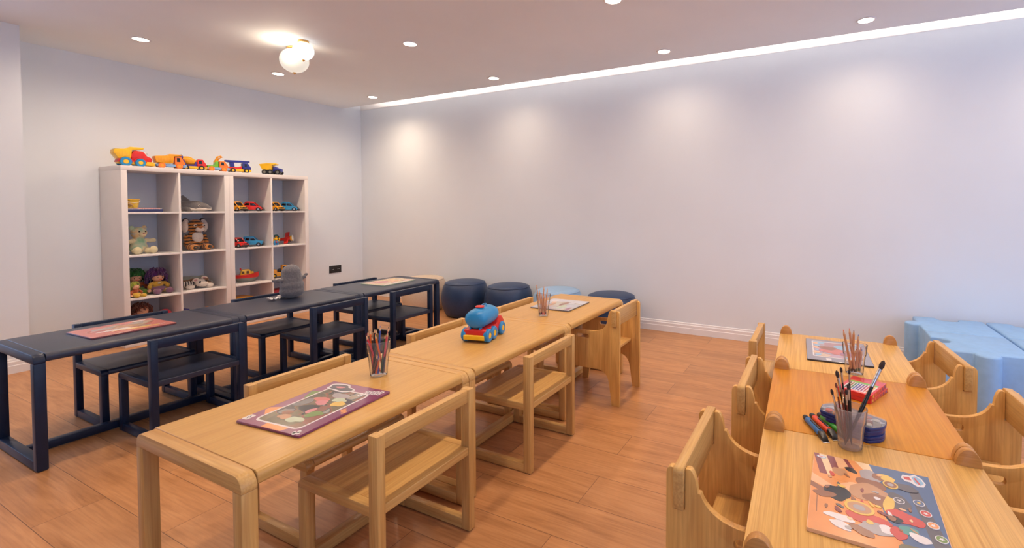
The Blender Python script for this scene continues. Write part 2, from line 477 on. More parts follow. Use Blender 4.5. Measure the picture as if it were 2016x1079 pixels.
# ------------------------------------------------------------------ frame tables (navy row and natural row)
TL, TW, TH = .7915, .513, .503
def frame_table(label, loc, mx, my, mz, mt, group):
    t = thing('rectangular_table', label, 'table', loc, 0, group)
    d, s, fr, rr = .037, .037, .042, .04
    for x0 in (0, TL - d):
        bm = BM()
        prism(bm, rpoly([(0, TH - rr), (s, TH - rr), (TW - s, TH - rr), (TW, TH - rr), (TW, TH, .032), (0, TH, .032)]), x0, x0 + d, 'x', b=.003)
        obj('end_rail', bm, my, t)
        bm = BM(); box(bm, (x0, s - .001, .003), (x0 + d, TW - s + .001, fr), .003); obj('foot_rail', bm, my, t)
        for y0 in (0, TW - s):
            bm = BM(); box(bm, (x0, y0, .003), (x0 + d, y0 + s, TH - rr + .001), .003); lg = obj('leg', bm, mz, t)
            bm = BM(); box(bm, (x0 + .006, y0 + .006, 0), (x0 + d - .006, y0 + s - .006, .004)); obj('foot_pad', bm, RUBBER, lg)
    bm = BM(); prism(bm, rpoly([(.002, TH - .035, .008), (TW - .002, TH - .035, .008), (TW - .002, TH - .0005, .016), (.002, TH - .0005, .016)]), d + .001, TL - d - .001, 'x', b=.0012, seg=1)
    obj('tabletop', bm, mt, t)
    bm = BM(); box(bm, (d - .002, TW / 2 - .02, .006), (TL - d + .002, TW / 2 + .02, .042), .003); obj('stretcher', bm, mx, t)
    return t
ft = frame_table('navy painted table nearest the left edge, with a red puzzle on it', (-3.4983, -2.3994, 0), NAVY, NAVY, NAVY, NAVYT, 'navy tables in a row')
dup(ft, (-3.4983 + TL, -2.3994, 0), 0, 'navy painted table in the middle of its row, with the grey plush on it')
dup(ft, (-3.4983 + 2 * TL, -2.3994, 0), 0, 'navy painted table at the far end, with a pale puzzle on it')
wt = frame_table('natural wood table in front, with the purple puzzle on it', (-3.6203, -4.1672, 0), WX, WY, WZ, TOPX, 'natural wood tables in a row')
dup(wt, (-3.6203 + TL + .001, -4.1672, 0), 0, 'natural wood table carrying the red and blue tanker toy')
dup(wt, (-3.6203 + 2 * TL + .002, -4.1672, 0), 0, 'natural wood table at the far end near the poufs')

# ------------------------------------------------------------------ frame chairs
def frame_chair(label, loc, rz, mx, my, mz, ms, group):
    t = thing('frame_chair', label, 'chair', loc, rz, group)
    w, dp, px, py, hh, sh = .405, .35, .028, .036, .50, .300
    for sx in (-1, 1):
        x0 = -w / 2 if sx < 0 else w / 2 - px
        bm = BM(); box(bm, (x0, 0, .003), (x0 + px, py, hh), .0025); lg = obj('leg', bm, mz, t)
        bm = BM(); box(bm, (x0 + .004, .005, 0), (x0 + px - .004, py - .005, .004)); obj('foot_pad', bm, RUBBER, lg)
        bm = BM(); box(bm, (x0, dp - py, .003), (x0 + px, dp, sh - .028), .0025); lg = obj('leg', bm, mz, t)
        bm = BM(); box(bm, (x0 + .004, dp - py + .005, 0), (x0 + px - .004, dp - .005, .004)); obj('foot_pad', bm, RUBBER, lg)
        bm = BM(); prism(bm, rpoly([(py - .001, sh - .030), (dp, sh - .030), (dp, sh, .022), (py - .001, sh)]), x0, x0 + px, 'x', b=.002); obj('seat_rail', bm, my, t)
        bm = BM(); box(bm, (x0 + .001, py - .001, .003), (x0 + px - .001, dp - py + .001, .04), .0025); obj('foot_rail', bm, my, t)
    bm = BM(); prism(bm, rpoly([(.003, sh - .028, .003), (dp - .002, sh - .028, .008), (dp - .002, sh - .001, .014), (.003, sh - .001, .003)]), -w / 2 + px + .0005, w / 2 - px - .0005, 'x'); obj('seat', bm, ms, t)
    bm = BM(); box(bm, (-w / 2 + px - .001, .004, hh - .045), (w / 2 - px + .001, py - .006, hh - .0005), .0025); obj('back_rail', bm, mx, t)
    return t
nc = frame_chair('navy frame chair on the near side of the navy table with the red puzzle', (-2.962, -2.545, 0), 0, NAVY, NAVY, NAVY, NAVYT, 'navy frame chairs')
dup(nc, (-2.158, -2.53, 0), 0, 'navy frame chair on the near side of the table under the grey plush')
dup(nc, (-1.540, -2.53, 0), 0, 'navy frame chair on the near side of the navy table with the pale puzzle')
dup(nc, (-2.998, -1.765, 0), PI, 'navy frame chair behind the table with the red puzzle, back to the shelves')
dup(nc, (-2.235, -1.765, 0), PI, 'navy frame chair behind the grey plush, facing away from the shelves')
dup(nc, (-1.477, -1.765, 0), PI, 'navy frame chair behind the pale puzzle, below the wall socket')
wc = frame_chair('wood frame chair in front, beside the purple puzzle', (-3.139, -4.2795, 0), 0, WX, WY, WZ, WX, 'natural wood frame chairs')
dup(wc, (-2.372, -4.277, 0), 0, 'wood frame chair on the near side below the tanker toy')
dup(wc, (-3.079, -3.53, 0), PI, 'wood frame chair behind the purple puzzle, between it and the navy chairs')
dup(wc, (-2.342, -3.53, 0), PI, 'wood frame chair behind the tanker toy, only its back rail showing')
dup(wc, (-1.638, -3.53, 0), PI, 'wood frame chair in front of the dark blue poufs')
dup(wc, (-1.70, -5.062, 0), PI, 'wood frame chair seen end on at the far left of the orange-topped row')

# ------------------------------------------------------------------ panel chairs
def panel_chair(label, loc, rz, top, arm, group, dp=.40):
    t = thing('panel_chair', label, 'chair', loc, rz, group)
    w, th = .35, .018
    def arc(p0, p1, p2, n=8):
        return [tuple((1 - k / n) ** 2 * Vector(p0) + 2 * (1 - k / n) * (k / n) * Vector(p1) + (k / n) ** 2 * Vector(p2)) for k in range(n + 1)]
    sl = .018; sl2 = .044                       # open slot for the back board
    out = [(0, 0), (.046, 0), (.060, .10)] + arc((.066, .135), (.076, .19), (.13, .198)) + arc((dp - .13, .198), (dp - .07, .19), (dp - .062, .13)) + \
        [(dp - .042, 0), (dp - .002, 0), (dp, arm - .05)] + arc((dp, arm - .03), (dp, arm - .006), (dp - .028, arm - .005)) + arc((.16, arm), (.095, arm + .008), (.078, arm + .055)) + \
        arc((.072, top - .05), (.066, top), (.052, top)) + [(sl2, top - .002), (sl2, top - .095), (sl, top - .095), (sl, top - .004)] + arc((sl, top - .004), (.001, top), (0, top - .022), 5)
    h0 = .19 if dp > .39 else .15
    hole = rpoly([(h0, arm - .046, .010), (h0 + .085, arm - .046, .010), (h0 + .085, arm - .022, .010), (h0, arm - .022, .010)], 4)
    for x0 in (-w / 2, w / 2 - th):
        bm = BM(); prism(bm, out, x0, x0 + th, 'x', holes=[hole], b=.0025); obj('side_panel', bm, PZ, t)
    bm = BM()
    e = w / 2 + .015
    prism(bm, rpoly([(-e, top - .092, .006), (-w / 2 + th, top - .092), (w / 2 - th, top - .092), (e, top - .092, .006), (e, top + .004, .012), (-e, top + .004, .012)]), sl + .001, sl2 - .001, 'y', b=.0025)
    obj('back_board', bm, WX, t)
    bm = BM(); box(bm, (-w / 2 + th, .055, .288), (w / 2 - th, dp - .035, .306), .003); obj('seat', bm, PX, t)
    bm = BM(); box(bm, (-w / 2 + th, dp - .075, .225), (w / 2 - th, dp - .057, .287), .002); obj('seat_apron', bm, PX, t)
    return t
panel_chair('wood panel armchair at the far end of the tanker row by the last pouf', (-1.605, -4.356, 0), 0, .545, .415, 'panel armchairs')
pc = panel_chair('wood panel armchair on the left side, in front, its seat showing', (-3.010, -5.043, 0), PI, .540, .435, 'panel armchairs', .385)
dup(pc, (-2.440, -5.098, 0), PI, 'wood panel armchair on the left side of the orange tabletop')
dup(pc, (-1.862, -5.868, 0), R(5), 'wood panel armchair on the right side, in front of the blue foam blocks')
dup(pc, (-2.440, -5.945, 0), R(3), 'wood panel armchair on the right side of the orange tabletop')
dup(pc, (-2.995, -5.94, 0), 0, 'wood panel armchair cut by the right edge, only its arm and hand hole showing')

# ------------------------------------------------------------------ tables with rounded ears
BL, BW, BA = .556, .494, .0277
def ear_table(label, loc, mtop, group):
    t = thing('eared_table', label, 'table', loc, BA, group)
    bm = BM(); box(bm, (.0005, -BW, TH - .024), (BL - .0005, 0, TH), .0025); obj('tabletop', bm, mtop, t)
    for x0 in (.0, BL - .021):
        def ear(c, h=.041, r=.0265):
            return [(c + r * math.cos(a), TH + .0 + h * math.sin(a)) for a in [PI * k / 14 for k in range(15)]]
        bm = BM()
        out = [(-.002, .44), (-.002, TH)] + ear(-.0285)[0:] + [(-.06, TH - .03), (-BW + .06, TH - .03)] + ear(-BW + .0285) + [(-BW + .002, TH), (-BW + .002, .44), (-BW + .17, .43), (-BW + .19, .40), (-BW + .194, .06), (-BW + .194, .0), (-.237, 0), (-.237, .06), (-.22, .40), (-.17, .43)]
        prism(bm, out, x0, x0 + .021, 'x', b=.003)
        obj('end_panel', bm, EARM, t)
    return t
def ex(x): return (x, -5.185 - .0277 * (-1.686 - x), 0)
et = ear_table('pale wood table in front at right, with the orange and blue puzzle', ex(-3.355), wood('pale_ash_table', (.72, .43, .130), (.60, .32, .082), 'x', .4, 11, 1.0, 70, .4), 'eared tables in a row')
ear_table('orange topped table in the middle of the right row, under the red boxes', ex(-2.798), ORG, 'eared tables in a row')
dup(et, ex(-2.241), BA, 'pale wood table at the far end of the right row, with a grey bordered puzzle')

# ------------------------------------------------------------------ poufs and foam blocks
def pouf(label, loc, mat, s=1.0):
    t = thing('pouf', label, 'pouf', loc, random.random() * 6, 'round poufs along the wall')
    bm = BM(); lathe(bm, [(0, .002), (.170, .002), (.192, .010), (.216, .05), (.236, .12), (.243, .19), (.238, .25), (.224, .305), (.209, .334), (.204, .340)], 48); obj('side_cover', bm, mat, t, ang=60)
    bm = BM(); lathe(bm, [(.204, .340), (.198, .349), (.17, .360), (.11, .368), (.0, .371)], 48); obj('seat_top', bm, mat, t, ang=60)
    bm = BM(); torus(bm, (0, 0, .341), .205, .0042, n=48); obj('piping', bm, mat, t)
    t.scale = (s, s, s)
    return t
pf = pouf('dark blue pouf nearest the end of the navy tables', (-.36, -2.03, 0), VNAVY)
dup(pf, (-.36, -2.585, 0), 1, 'dark blue pouf between the other dark pouf and the pencil cup')
dup(pf, (-.36, -3.70, 0), 2, 'dark blue pouf behind the end of the natural wood tables')
dup(pf, (-.36, -1.45, 0), 3, 'cream white pouf behind the end of the navy tables', mats={VNAVY: VCREAM})
dup(pf, (-.36, -3.15, 0), 4, 'light blue pouf mostly hidden behind the cup of plain pencils', mats={VNAVY: VSKY})

def foam_block(label, loc, w, d, sides):
    """jigsaw shaped block; sides = left(y+), near(x-), far(x+), right(y-) each '+', '-', '0' """
    t = thing('foam_puzzle_block', label, 'foam block', loc, 0, 'blue foam puzzle blocks')
    r = .057
    def edge(p, q, k):
        p, q = Vector(p), Vector(q)
        if k == '0': return [tuple(p)]
        dr = (q - p).normalized(); nr = Vector((dr.y, -dr.x)); m = (p + q) / 2
        sg = 1 if k == '+' else -1
        rr = r if sg > 0 else r + .006
        pts = [tuple(p)]
        for i in range(15):
            a = PI * (1.12 - 1.24 * i / 14)
            pts.append(tuple(m + dr * rr * math.cos(a) + nr * sg * (rr * math.sin(a) + rr * .35)))
        return pts
    # counter-clockwise: near-right, far-right, far-left, near-left
    A, B_, C, D = (0, 0), (w, 0), (w, d), (0, d)
    pts = edge(A, B_, sides[3]) + edge(B_, C, sides[2]) + edge(C, D, sides[0]) + edge(D, A, sides[1])
    bm = BM(); prism(bm, pts, 0.0, .35, 'z', b=.012, seg=3)
    obj('cover', bm, FOAM, t, ang=50)
    return t
g_ = .004
foam_block('light blue foam puzzle block in the wall corner, its round knob facing left', (-.59, -6.37 + g_, 0), .44, .40, ('+', '0', '-', '0'))
foam_block('light blue foam puzzle block in front, with a round knob toward the tables', (-1.035, -6.37 + g_, 0), .44, .40, ('-', '+', '0', '0'))
foam_block('light blue foam puzzle block at the right edge next to the wall', (-.59, -6.78, 0), .44, .40, ('0', '0', '-', '0'))
foam_block('light blue foam puzzle block at the right edge, front row', (-1.035, -6.78, 0), .44, .40, ('0', '-', '0', '0'))

# ------------------------------------------------------------------ cube shelves
KX, KT, KZ, KD = -2.5133, .765, 1.465, .39
def cube_shelf(label, x):
    t = thing('cube_shelf', label, 'shelf', (x, -.4, 0), 0, 'white cube shelving units')
    th, td = .038, .0155
    bm = BM(); box(bm, (0, 0, KZ - th), (KT, KD, KZ), .0015); obj('top_panel', bm, SHELFW, t)
    bm = BM(); box(bm, (0, 0, 0), (KT, KD, th), .0015); obj('bottom_panel', bm, SHELFW, t)
    for x0 in (.0005, KT - th - .0005):
        bm = BM(); box(bm, (x0, 0.0005, th), (x0 + th, KD, KZ - th), .001); obj('side_panel', bm, SHELFW, t)
    cx = KT / 2
    bm = BM(); box(bm, (cx - td / 2, .001, th), (cx + td / 2, KD, KZ - th), .0008); obj('divider', bm, SHELFW, t)
    for i in range(3):
        z = KZ - th + td - .3511 * (i + 1)
        for a, c in ((th, cx - td / 2), (cx + td / 2, KT - th)):
            bm = BM(); box(bm, (a, .001, z - td), (c, KD, z), .0008); obj('shelf_board', bm, SHELFW, t)
    return t
cs = cube_shelf('white cube shelving unit on the left holding plush animals and dolls', KX)
dup(cs, (KX + KT, -.4, 0), 0, 'white cube shelving unit on the right holding toy cars and the boat')
ZS = [KZ, 1.0914, .7403, .3892, .038]

t = thing('power_socket', 'black double power socket low on the back wall', 'socket', (-.395, -.0005, .367))
bm = BM(); box(bm, (-.079, -.010, -.045), (.079, 0, .045), .003); obj('cover_plate', bm, BLACK, t)
for x in (-.038, .038):
    bm = BM(); torus(bm, (x, -.011, 0), .027, .003, (R(90), 0, 0)); cyl(bm, (x, -.0105, 0), (x, -.009, 0), .025); i = obj('socket_insert', bm, BLACK, t)
    bm = BM(); box(bm, (x - .012, -.013, -.004), (x - .004, -.0105, .004), .001); box(bm, (x + .004, -.013, -.004), (x + .012, -.0105, .004), .001); obj('contact', bm, STEEL, i)

# ------------------------------------------------------------------ printed puzzles
def art(name, stops, sc_=18, seed=0, dist=1.0, rough=.25):
    m, t, b = base(name, stops[0][1], rough)
    v = nz(t, 'ShaderNodeTexVoronoi', feature='SMOOTH_F1'); v.inputs['Scale'].default_value = sc_; v.inputs['Smoothness'].default_value = .35
    n = nz(t, 'ShaderNodeTexNoise', Scale=sc_ * .45, Detail=3.0)
    cv = coords(t, (1, 1, 1), (seed, seed * .6, 0)); t.links.new(cv, n.inputs['Vector'])
    mx = nz(t, 'ShaderNodeMix', data_type='RGBA'); mx.inputs[0].default_value = .06 * dist
    t.links.new(cv, mx.inputs[6]); t.links.new(n.outputs['Color'], mx.inputs[7]); t.links.new(mx.outputs[2], v.inputs['Vector'])
    sp = nz(t, 'ShaderNodeSeparateColor'); t.links.new(v.outputs['Color'], sp.inputs[0])
    t.links.new(ramp(t, sp.outputs[0], stops), b.inputs['Base Color'])
    b.inputs['Coat Weight'].default_value = .5; b.inputs['Coat Roughness'].default_value = .12
    return m
def ink(n, c, r=.3): return plain('ink_' + n, c, r, .05, 30, 0, Coat_Weight=.5, Coat_Roughness=.12)
I = {k: ink(k, c) for k, c in dict(white=(.72, .68, .68), purple=(.20, .035, .11), lilac=(.30, .11, .18), orange=(.74, .30, .09), peach=(.78, .45, .24), cream=(.80, .58, .34), wine=(.24, .06, .06),
     brown=(.28, .12, .06), tan=(.50, .27, .14), blue=(.085, .14, .26), slate=(.12, .11, .12), grey=(.38, .34, .34), black=(.02, .02, .025), yellow=(.72, .48, .10), red=(.55, .07, .05),
     green=(.17, .27, .07), sky=(.25, .45, .62), pink=(.60, .22, .24), rose=(.56, .16, .13), olive=(.17, .15, .08), teal=(.10, .30, .27), mint=(.50, .58, .42), pale=(.60, .60, .66), steel=(.27, .26, .31)).items()}
LAY = {}
def board(label, c, w, h, ang, border, z=TH, th=.007):
    t = thing('frame_puzzle', label, 'puzzle', (c[0], c[1], z), R(ang))
    bm = BM(); prism(bm, rpoly([(-w / 2, -h / 2, .004), (w / 2, -h / 2, .004), (w / 2, h / 2, .004), (-w / 2, h / 2, .004)], 3), .0004, th, 'z', b=.0006, seg=1)
    obj('backing_board', bm, border, t)
    LAY[t.name] = (w, h, th)
    return t
def uv(t, p):
    w, h, th = LAY[t.name]
    return (p[0] * w - w / 2, h / 2 - p[1] * h)
def patch(t, name, pts, mat, lv=1, par=None):
    """a printed shape: thin ink layer on the board, u right, v down"""
    w, h, th = LAY[t.name]
    q = [uv(t, p) for p in pts]
    bm = BM(); z = th + .00007 * lv
    prism(bm, q, th - .0002, z, 'z')
    return obj(name, bm, mat, par or t)
def oval(c, rx, ry, a=0, n=20):
    ca, sa = math.cos(R(a)), math.sin(R(a))
    return [(c[0] + rx * math.cos(2 * PI * k / n) * ca - ry * math.sin(2 * PI * k / n) * sa, c[1] + rx * math.cos(2 * PI * k / n) * sa + ry * math.sin(2 * PI * k / n) * ca) for k in range(n)]
def rr(x0, y0, x1, y1, r=.04): return rpoly([(x0, y0, r), (x1, y0, r), (x1, y1, r), (x0, y1, r)], 5)
def band(p, q, w):
    p, q = Vector(p), Vector(q); d = (q - p).normalized() * w / 2; n = Vector((-d.y, d.x))
    return [tuple(p + n), tuple(q + n), tuple(q - n), tuple(p - n)]
def blobpts(c, rx, ry, seed, n=22, k=.28, a=0):
    rnd = random.Random(seed); ph = [rnd.random() * 6 for _ in range(3)]
    pts = []
    for i in range(n):
        th = 2 * PI * i / n
        f = 1 + k * (.5 * math.sin(2 * th + ph[0]) + .35 * math.sin(3 * th + ph[1]) + .25 * math.sin(5 * th + ph[2]))
        x, y = rx * f * math.cos(th), ry * f * math.sin(th)
        pts.append((c[0] + x * math.cos(R(a)) - y * math.sin(R(a)), c[1] + x * math.sin(R(a)) + y * math.cos(R(a))))
    return pts

# purple bordered puzzle on the first natural table
p = board('purple bordered puzzle with a dark picture, on the front wood table', (-3.2875, -3.9555), .256, .333, -84.7, I['purple'])
patch(p, 'border_print', rr(.008, .006, .992, .994, .02), I['lilac'], 1)
patch(p, 'border_print', [(.75, .006), (.992, .006), (.992, .994), (.70, .994), (.86, .5)], I['purple'], 2)
patch(p, 'border_print', [(.02, .70), (.17, .64), (.17, .84), (.02, .75)], I['orange'], 2)
patch(p, 'border_print', [(.38, .87), (.75, .90), (.70, .995), (.40, .995)], I['orange'], 3)
patch(p, 'border_print', [(.03, .28), (.20, .24), (.20, .45), (.12, .42)], I['green'], 2)
f = patch(p, 'picture_frame', rr(.15, .14, .86, .93, .07), I['white'], 4)
pm = art('forest_art', [(0, (.10, .085, .05)), (.25, (.20, .16, .085)), (.4, (.30, .085, .07)), (.5, (.13, .14, .07)), (.65, (.05, .03, .05)), (.8, (.34, .34, .31)), (1, (.45, .30, .16))], 22, 3)
patch(p, 'picture', rr(.175, .16, .835, .91, .055), pm, 5)
for c, rx, ry, m, s in [((.40, .40), .11, .055, 'rose', 1), ((.47, .45), .09, .05, 'pink', 2), ((.52, .27), .12, .06, 'grey', 3), ((.62, .35), .09, .05, 'mint', 4), ((.45, .58), .13, .06, 'black', 5), ((.56, .62), .05, .05, 'pink', 6), ((.70, .42), .08, .06, 'yellow', 7), ((.42, .79), .08, .05, 'tan', 8), ((.60, .80), .11, .05, 'mint', 9), ((.68, .66), .09, .06, 'green', 10), ((.34, .72), .06, .04, 'brown', 11)]:
    patch(p, 'picture_detail', blobpts(c, rx, ry, s), I[m], 6 + s * .4)
patch(p, 'emblem', blobpts((.30, .115), .22, .085, 31, 26, .30), I['white'], 11)
patch(p, 'emblem', blobpts((.30, .115), .185, .062, 31, 26, .30), I['slate'], 12)
patch(p, 'emblem', blobpts((.28, .11), .07, .02, 33), I['pink'], 13)
for k in range(9):
    patch(p, 'title_lettering', rr(.715 + .062 * (k % 4), .07 + .05 * (k // 4) - .012 * (k % 4), .765 + .062 * (k % 4), .112 + .05 * (k // 4) - .012 * (k % 4), .008), I['white'], 11)
    patch(p, 'title_lettering', oval((.74 + .062 * (k % 4), .091 + .05 * (k // 4) - .012 * (k % 4)), .012, .009), I['slate'], 12)
patch(p, 'logo_label', rr(.005, .865, .09, .955, .012), I['white'], 6)
patch(p, 'logo_label', band((.03, .90), (.06, .935), .012), I['slate'], 7); patch(p, 'logo_label', band((.035, .885), (.075, .915), .010), I['slate'], 7)
for c in ((.88, .97), (.915, .945), (.90, .985), (.93, .965)): patch(p, 'paw_print', oval(c, .028, .018, 30), I['white'], 5)
for k in range(3): patch(p, 'script_lettering', blobpts((.90 + .035 * k, .50 + .02 * k), .018, .03, 40 + k), I['orange'], 5)

# red puzzle on the first navy table
p = board('red puzzle lying on the first navy table', (-3.12, -2.143), .337, .262, 2.5, I['wine'])
patch(p, 'border_print', rr(.006, .006, .994, .994, .015), I['rose'], 1)
pm = art('red_art', [(0, (.50, .12, .10)), (.3, (.52, .16, .12)), (.45, (.36, .27, .20)), (.6, (.45, .28, .17)), (.75, (.50, .42, .34)), (.9, (.55, .2, .12)), (1, (.4, .2, .12))], 12, 5)
patch(p, 'picture', blobpts((.52, .46), .38, .34, 12, 30, .22), pm, 2)
for c, rx, ry, m, s in [((.36, .62), .17, .07, 'white', 1), ((.48, .72), .20, .05, 'cream', 2), ((.58, .40), .13, .12, 'tan', 3), ((.30, .35), .12, .09, 'grey', 4), ((.72, .30), .10, .09, 'grey', 5), ((.66, .80), .22, .035, 'yellow', 6), ((.80, .12), .08, .05, 'white', 7)]:
    patch(p, 'picture_detail', blobpts(c, rx, ry, s), I[m], 3 + s * .7)
for k in range(4): patch(p, 'small_label', oval((.80 + .035 * k, .80), .012, .03), I['white'], 4)

# pale puzzle on the last navy table
p = board('pale pink and yellow puzzle on the last navy table', (-1.433, -2.135), .345, .255, 2.5, I['mint'])
patch(p, 'border_print', rr(.01, .01, .99, .99, .015), I['cream'], 1)
pm = art('pale_art', [(0, (.66, .55, .40)), (.3, (.62, .50, .22)), (.5, (.66, .33, .28)), (.7, (.70, .52, .42)), (1, (.62, .60, .50))], 10, 9)
patch(p, 'picture', rr(.05, .05, .95, .95, .03), pm, 2)
for c, rx, ry, m, s in [((.36, .45), .17, .2, 'pink', 1), ((.62, .55), .15, .15, 'peach', 2), ((.74, .2), .16, .08, 'yellow', 3), ((.5, .9), .4, .04, 'white', 4)]:
    patch(p, 'picture_detail', blobpts(c, rx, ry, s), I[m], 3 + s * .7)

# pale blue and green puzzle on the far natural table
p = board('pale blue and green puzzle on the far wood table by the poufs', (-1.605, -3.880), .305, .268, 1.5, I['slate'])
patch(p, 'border_print', rr(.004, .004, .996, .996, .015), I['pale'], 1)
pm = art('meadow_art', [(0, (.42, .46, .30)), (.25, (.50, .47, .38)), (.45, (.42, .36, .40)), (.6, (.55, .50, .36)), (.8, (.52, .53, .60)), (1, (.40, .47, .58))], 13, 2)
patch(p, 'picture', [(.01, .01), (.62, .01), (.80, .5), (.66, .99), (.01, .99)], pm, 2)
for c, rx, ry, m, s in [((.35, .30), .18, .08, 'tan', 1), ((.55, .55), .20, .06, 'brown', 2), ((.28, .66), .16, .10, 'mint', 3), ((.68, .70), .10, .08, 'pale', 4), ((.62, .25), .10, .05, 'peach', 5), ((.80, .18), .13, .07, 'white', 6), ((.15, .9), .12, .05, 'lilac', 7)]:
    patch(p, 'picture_detail', blobpts(c, rx, ry, s), I[m], 3 + s * .7)

# orange and blue puzzle in front
TLc = Vector((-2.914, -5.344)); U = Vector((-.008, -.236)); V = Vector((-.317, .007))
c = TLc + U / 2 + V / 2
p = board('shrink wrapped orange and blue puzzle on the front table at right', c, .2365, .3175, -92.0, I['peach'], th=.008)
patch(p, 'ground_print', rr(.006, .004, .994, .996, .012), I['orange'], 1)
for k, (q, m) in enumerate([([(.0, .004), (.05, .004), (.14, .30), (.07, .30)], 'wine'), ([(.05, .004), (.12, .004), (.20, .30), (.14, .30)], 'cream'), ([(.12, .004), (.19, .004), (.25, .24), (.20, .28)], 'wine'), ([(.19, .004), (.27, .004), (.36, .18), (.25, .24)], 'peach'), ([(.27, .004), (.31, .004), (.37, .14), (.33, .14)], 'wine'), ([(.0, .32), (.22, .46), (.18, .50), (.0, .44)], 'peach'), ([(.0, .44), (.25, .56), (.22, .62), (.0, .50)], 'brown')]):
    patch(p, 'stripe_print', q, I[m], 2 + k * .2)
patch(p, 'sky_print', [(.49, .004), (.994, .004), (.994, .996), (.72, .996), (.58, .66), (.54, .36)], I['blue'], 2)
patch(p, 'beam_print', [(.38, .004), (.50, .004), (.56, .2), (.48, .16)], I['cream'], 3)
patch(p, 'band_print', [(.80, .28), (.88, .26), (.99, .82), (.99, .99), (.90, .99)], I['slate'], 3)
for k, (c, rx, ry, m, a) in enumerate([((.30, .26), .13, .10, 'orange', 20), ((.24, .22), .06, .06, 'tan', 0), ((.34, .16), .06, .03, 'black', 20), ((.34, .40), .10, .06, 'peach', 0), ((.50, .18), .10, .07, 'grey', 10), ((.57, .17), .05, .05, 'brown', 0), ((.64, .16), .07, .045, 'yellow', 10), ((.50, .30), .12, .07, 'brown', 0),
        ((.48, .42), .17, .11, 'tan', 10), ((.56, .49), .12, .08, 'brown', 10), ((.22, .52), .10, .10, 'black', 0), ((.12, .57), .09, .04, 'brown', 0), ((.70, .44), .09, .09, 'slate', 0), ((.62, .50), .04, .10, 'yellow', 10),
        ((.45, .74), .16, .06, 'red', 5), ((.72, .62), .13, .07, 'red', 15), ((.64, .66), .06, .04, 'black', 0), ((.24, .80), .11, .035, 'white', 0), ((.25, .88), .09, .035, 'white', 15), ((.50, .82), .13, .055, 'grey', 5), ((.58, .80), .06, .04, 'white', 0), ((.66, .80), .055, .07, 'red', 10), ((.40, .88), .09, .04, 'brown', 15), ((.73, .75), .06, .05, 'teal', 0), ((.80, .80), .08, .035, 'white', 10), ((.74, .93), .10, .04, 'olive', 0), ((.77, .24), .10, .05, 'slate', 5), ((.33, .60), .05, .03, 'yellow', 0), ((.46, .77), .03, .02, 'yellow', 0)]):
    patch(p, 'picture_detail', blobpts(c, rx, ry, k + 50, 22, .22, a), I[m], 4 + k * .5)
rnd_ = random.Random(21)
for k in range(34):
    u_, v_ = rnd_.uniform(.12, .86), rnd_.uniform(.12, .92)
    if u_ - v_ * .25 > .66: continue
    patch(p, 'picture_detail', blobpts((u_, v_), rnd_.uniform(.012, .04), rnd_.uniform(.008, .024), k + 90, 14, .3, rnd_.uniform(0, 90)), I[rnd_.choice(['cream', 'tan', 'brown', 'grey', 'white', 'peach', 'wine', 'slate', 'yellow', 'red'])], 18.2 + k * .05)
for c, rx, ry, m in [((.66, .245), .062, .05, 'brown'), ((.39, .64), .115, .075, 'tan')]:
    patch(p, 'ring_print', oval(c, rx, ry, 5), I['yellow'], 20); patch(p, 'ring_print', oval(c, rx * .8, ry * .78, 5), I[m], 21); patch(p, 'ring_print', oval(c, rx * .42, ry * .4, 5), I['grey'], 22)
for c, m in [((.705, .43), 'slate'), ((.855, .40), 'blue'), ((.885, .51), 'red'), ((.915, .625), 'orange'), ((.945, .75), 'green')]:
    bd = patch(p, 'round_badge', oval(c, .043, .036), I['white'], 20); patch(p, 'badge_center', oval(c, .036, .030), I[m], 21, bd)
    bd2 = [(c[0] + (.022 if k % 2 == 0 else .010) * math.cos(PI * k / 5 + .3), c[1] + (.018 if k % 2 == 0 else .008) * math.sin(PI * k / 5 + .3)) for k in range(10)]
    patch(p, 'badge_star', bd2, I['yellow' if m == 'blue' else 'white'], 22, bd)
bd = patch(p, 'shield_logo', [(.76, .10), (.78, .05), (.84, .045), (.88, .015), (.93, .05), (.955, .12), (.93, .17), (.88, .18), (.83, .14), (.79, .14)], I['white'], 10)
patch(p, 'shield_field', [(.85, .06), (.88, .035), (.92, .06), (.94, .12), (.91, .155), (.87, .14)], I['sky'], 11, bd)
patch(p, 'shield_band', [(.865, .07), (.88, .06), (.91, .14), (.895, .15)], I['red'], 12, bd); patch(p, 'shield_band', [(.78, .08), (.83, .065), (.845, .11), (.79, .115)], I['red'], 12, bd)
patch(p, 'oval_label', oval((.075, .05), .045, .022), I['sky'], 10); patch(p, 'oval_label', oval((.075, .05), .038, .016), I['white'], 11); patch(p, 'oval_label', band((.05, .05), (.10, .05), .008), I['red'], 12)
patch(p, 'text_line', band((.06, .55), (.065, .80), .007), I['brown'], 4)

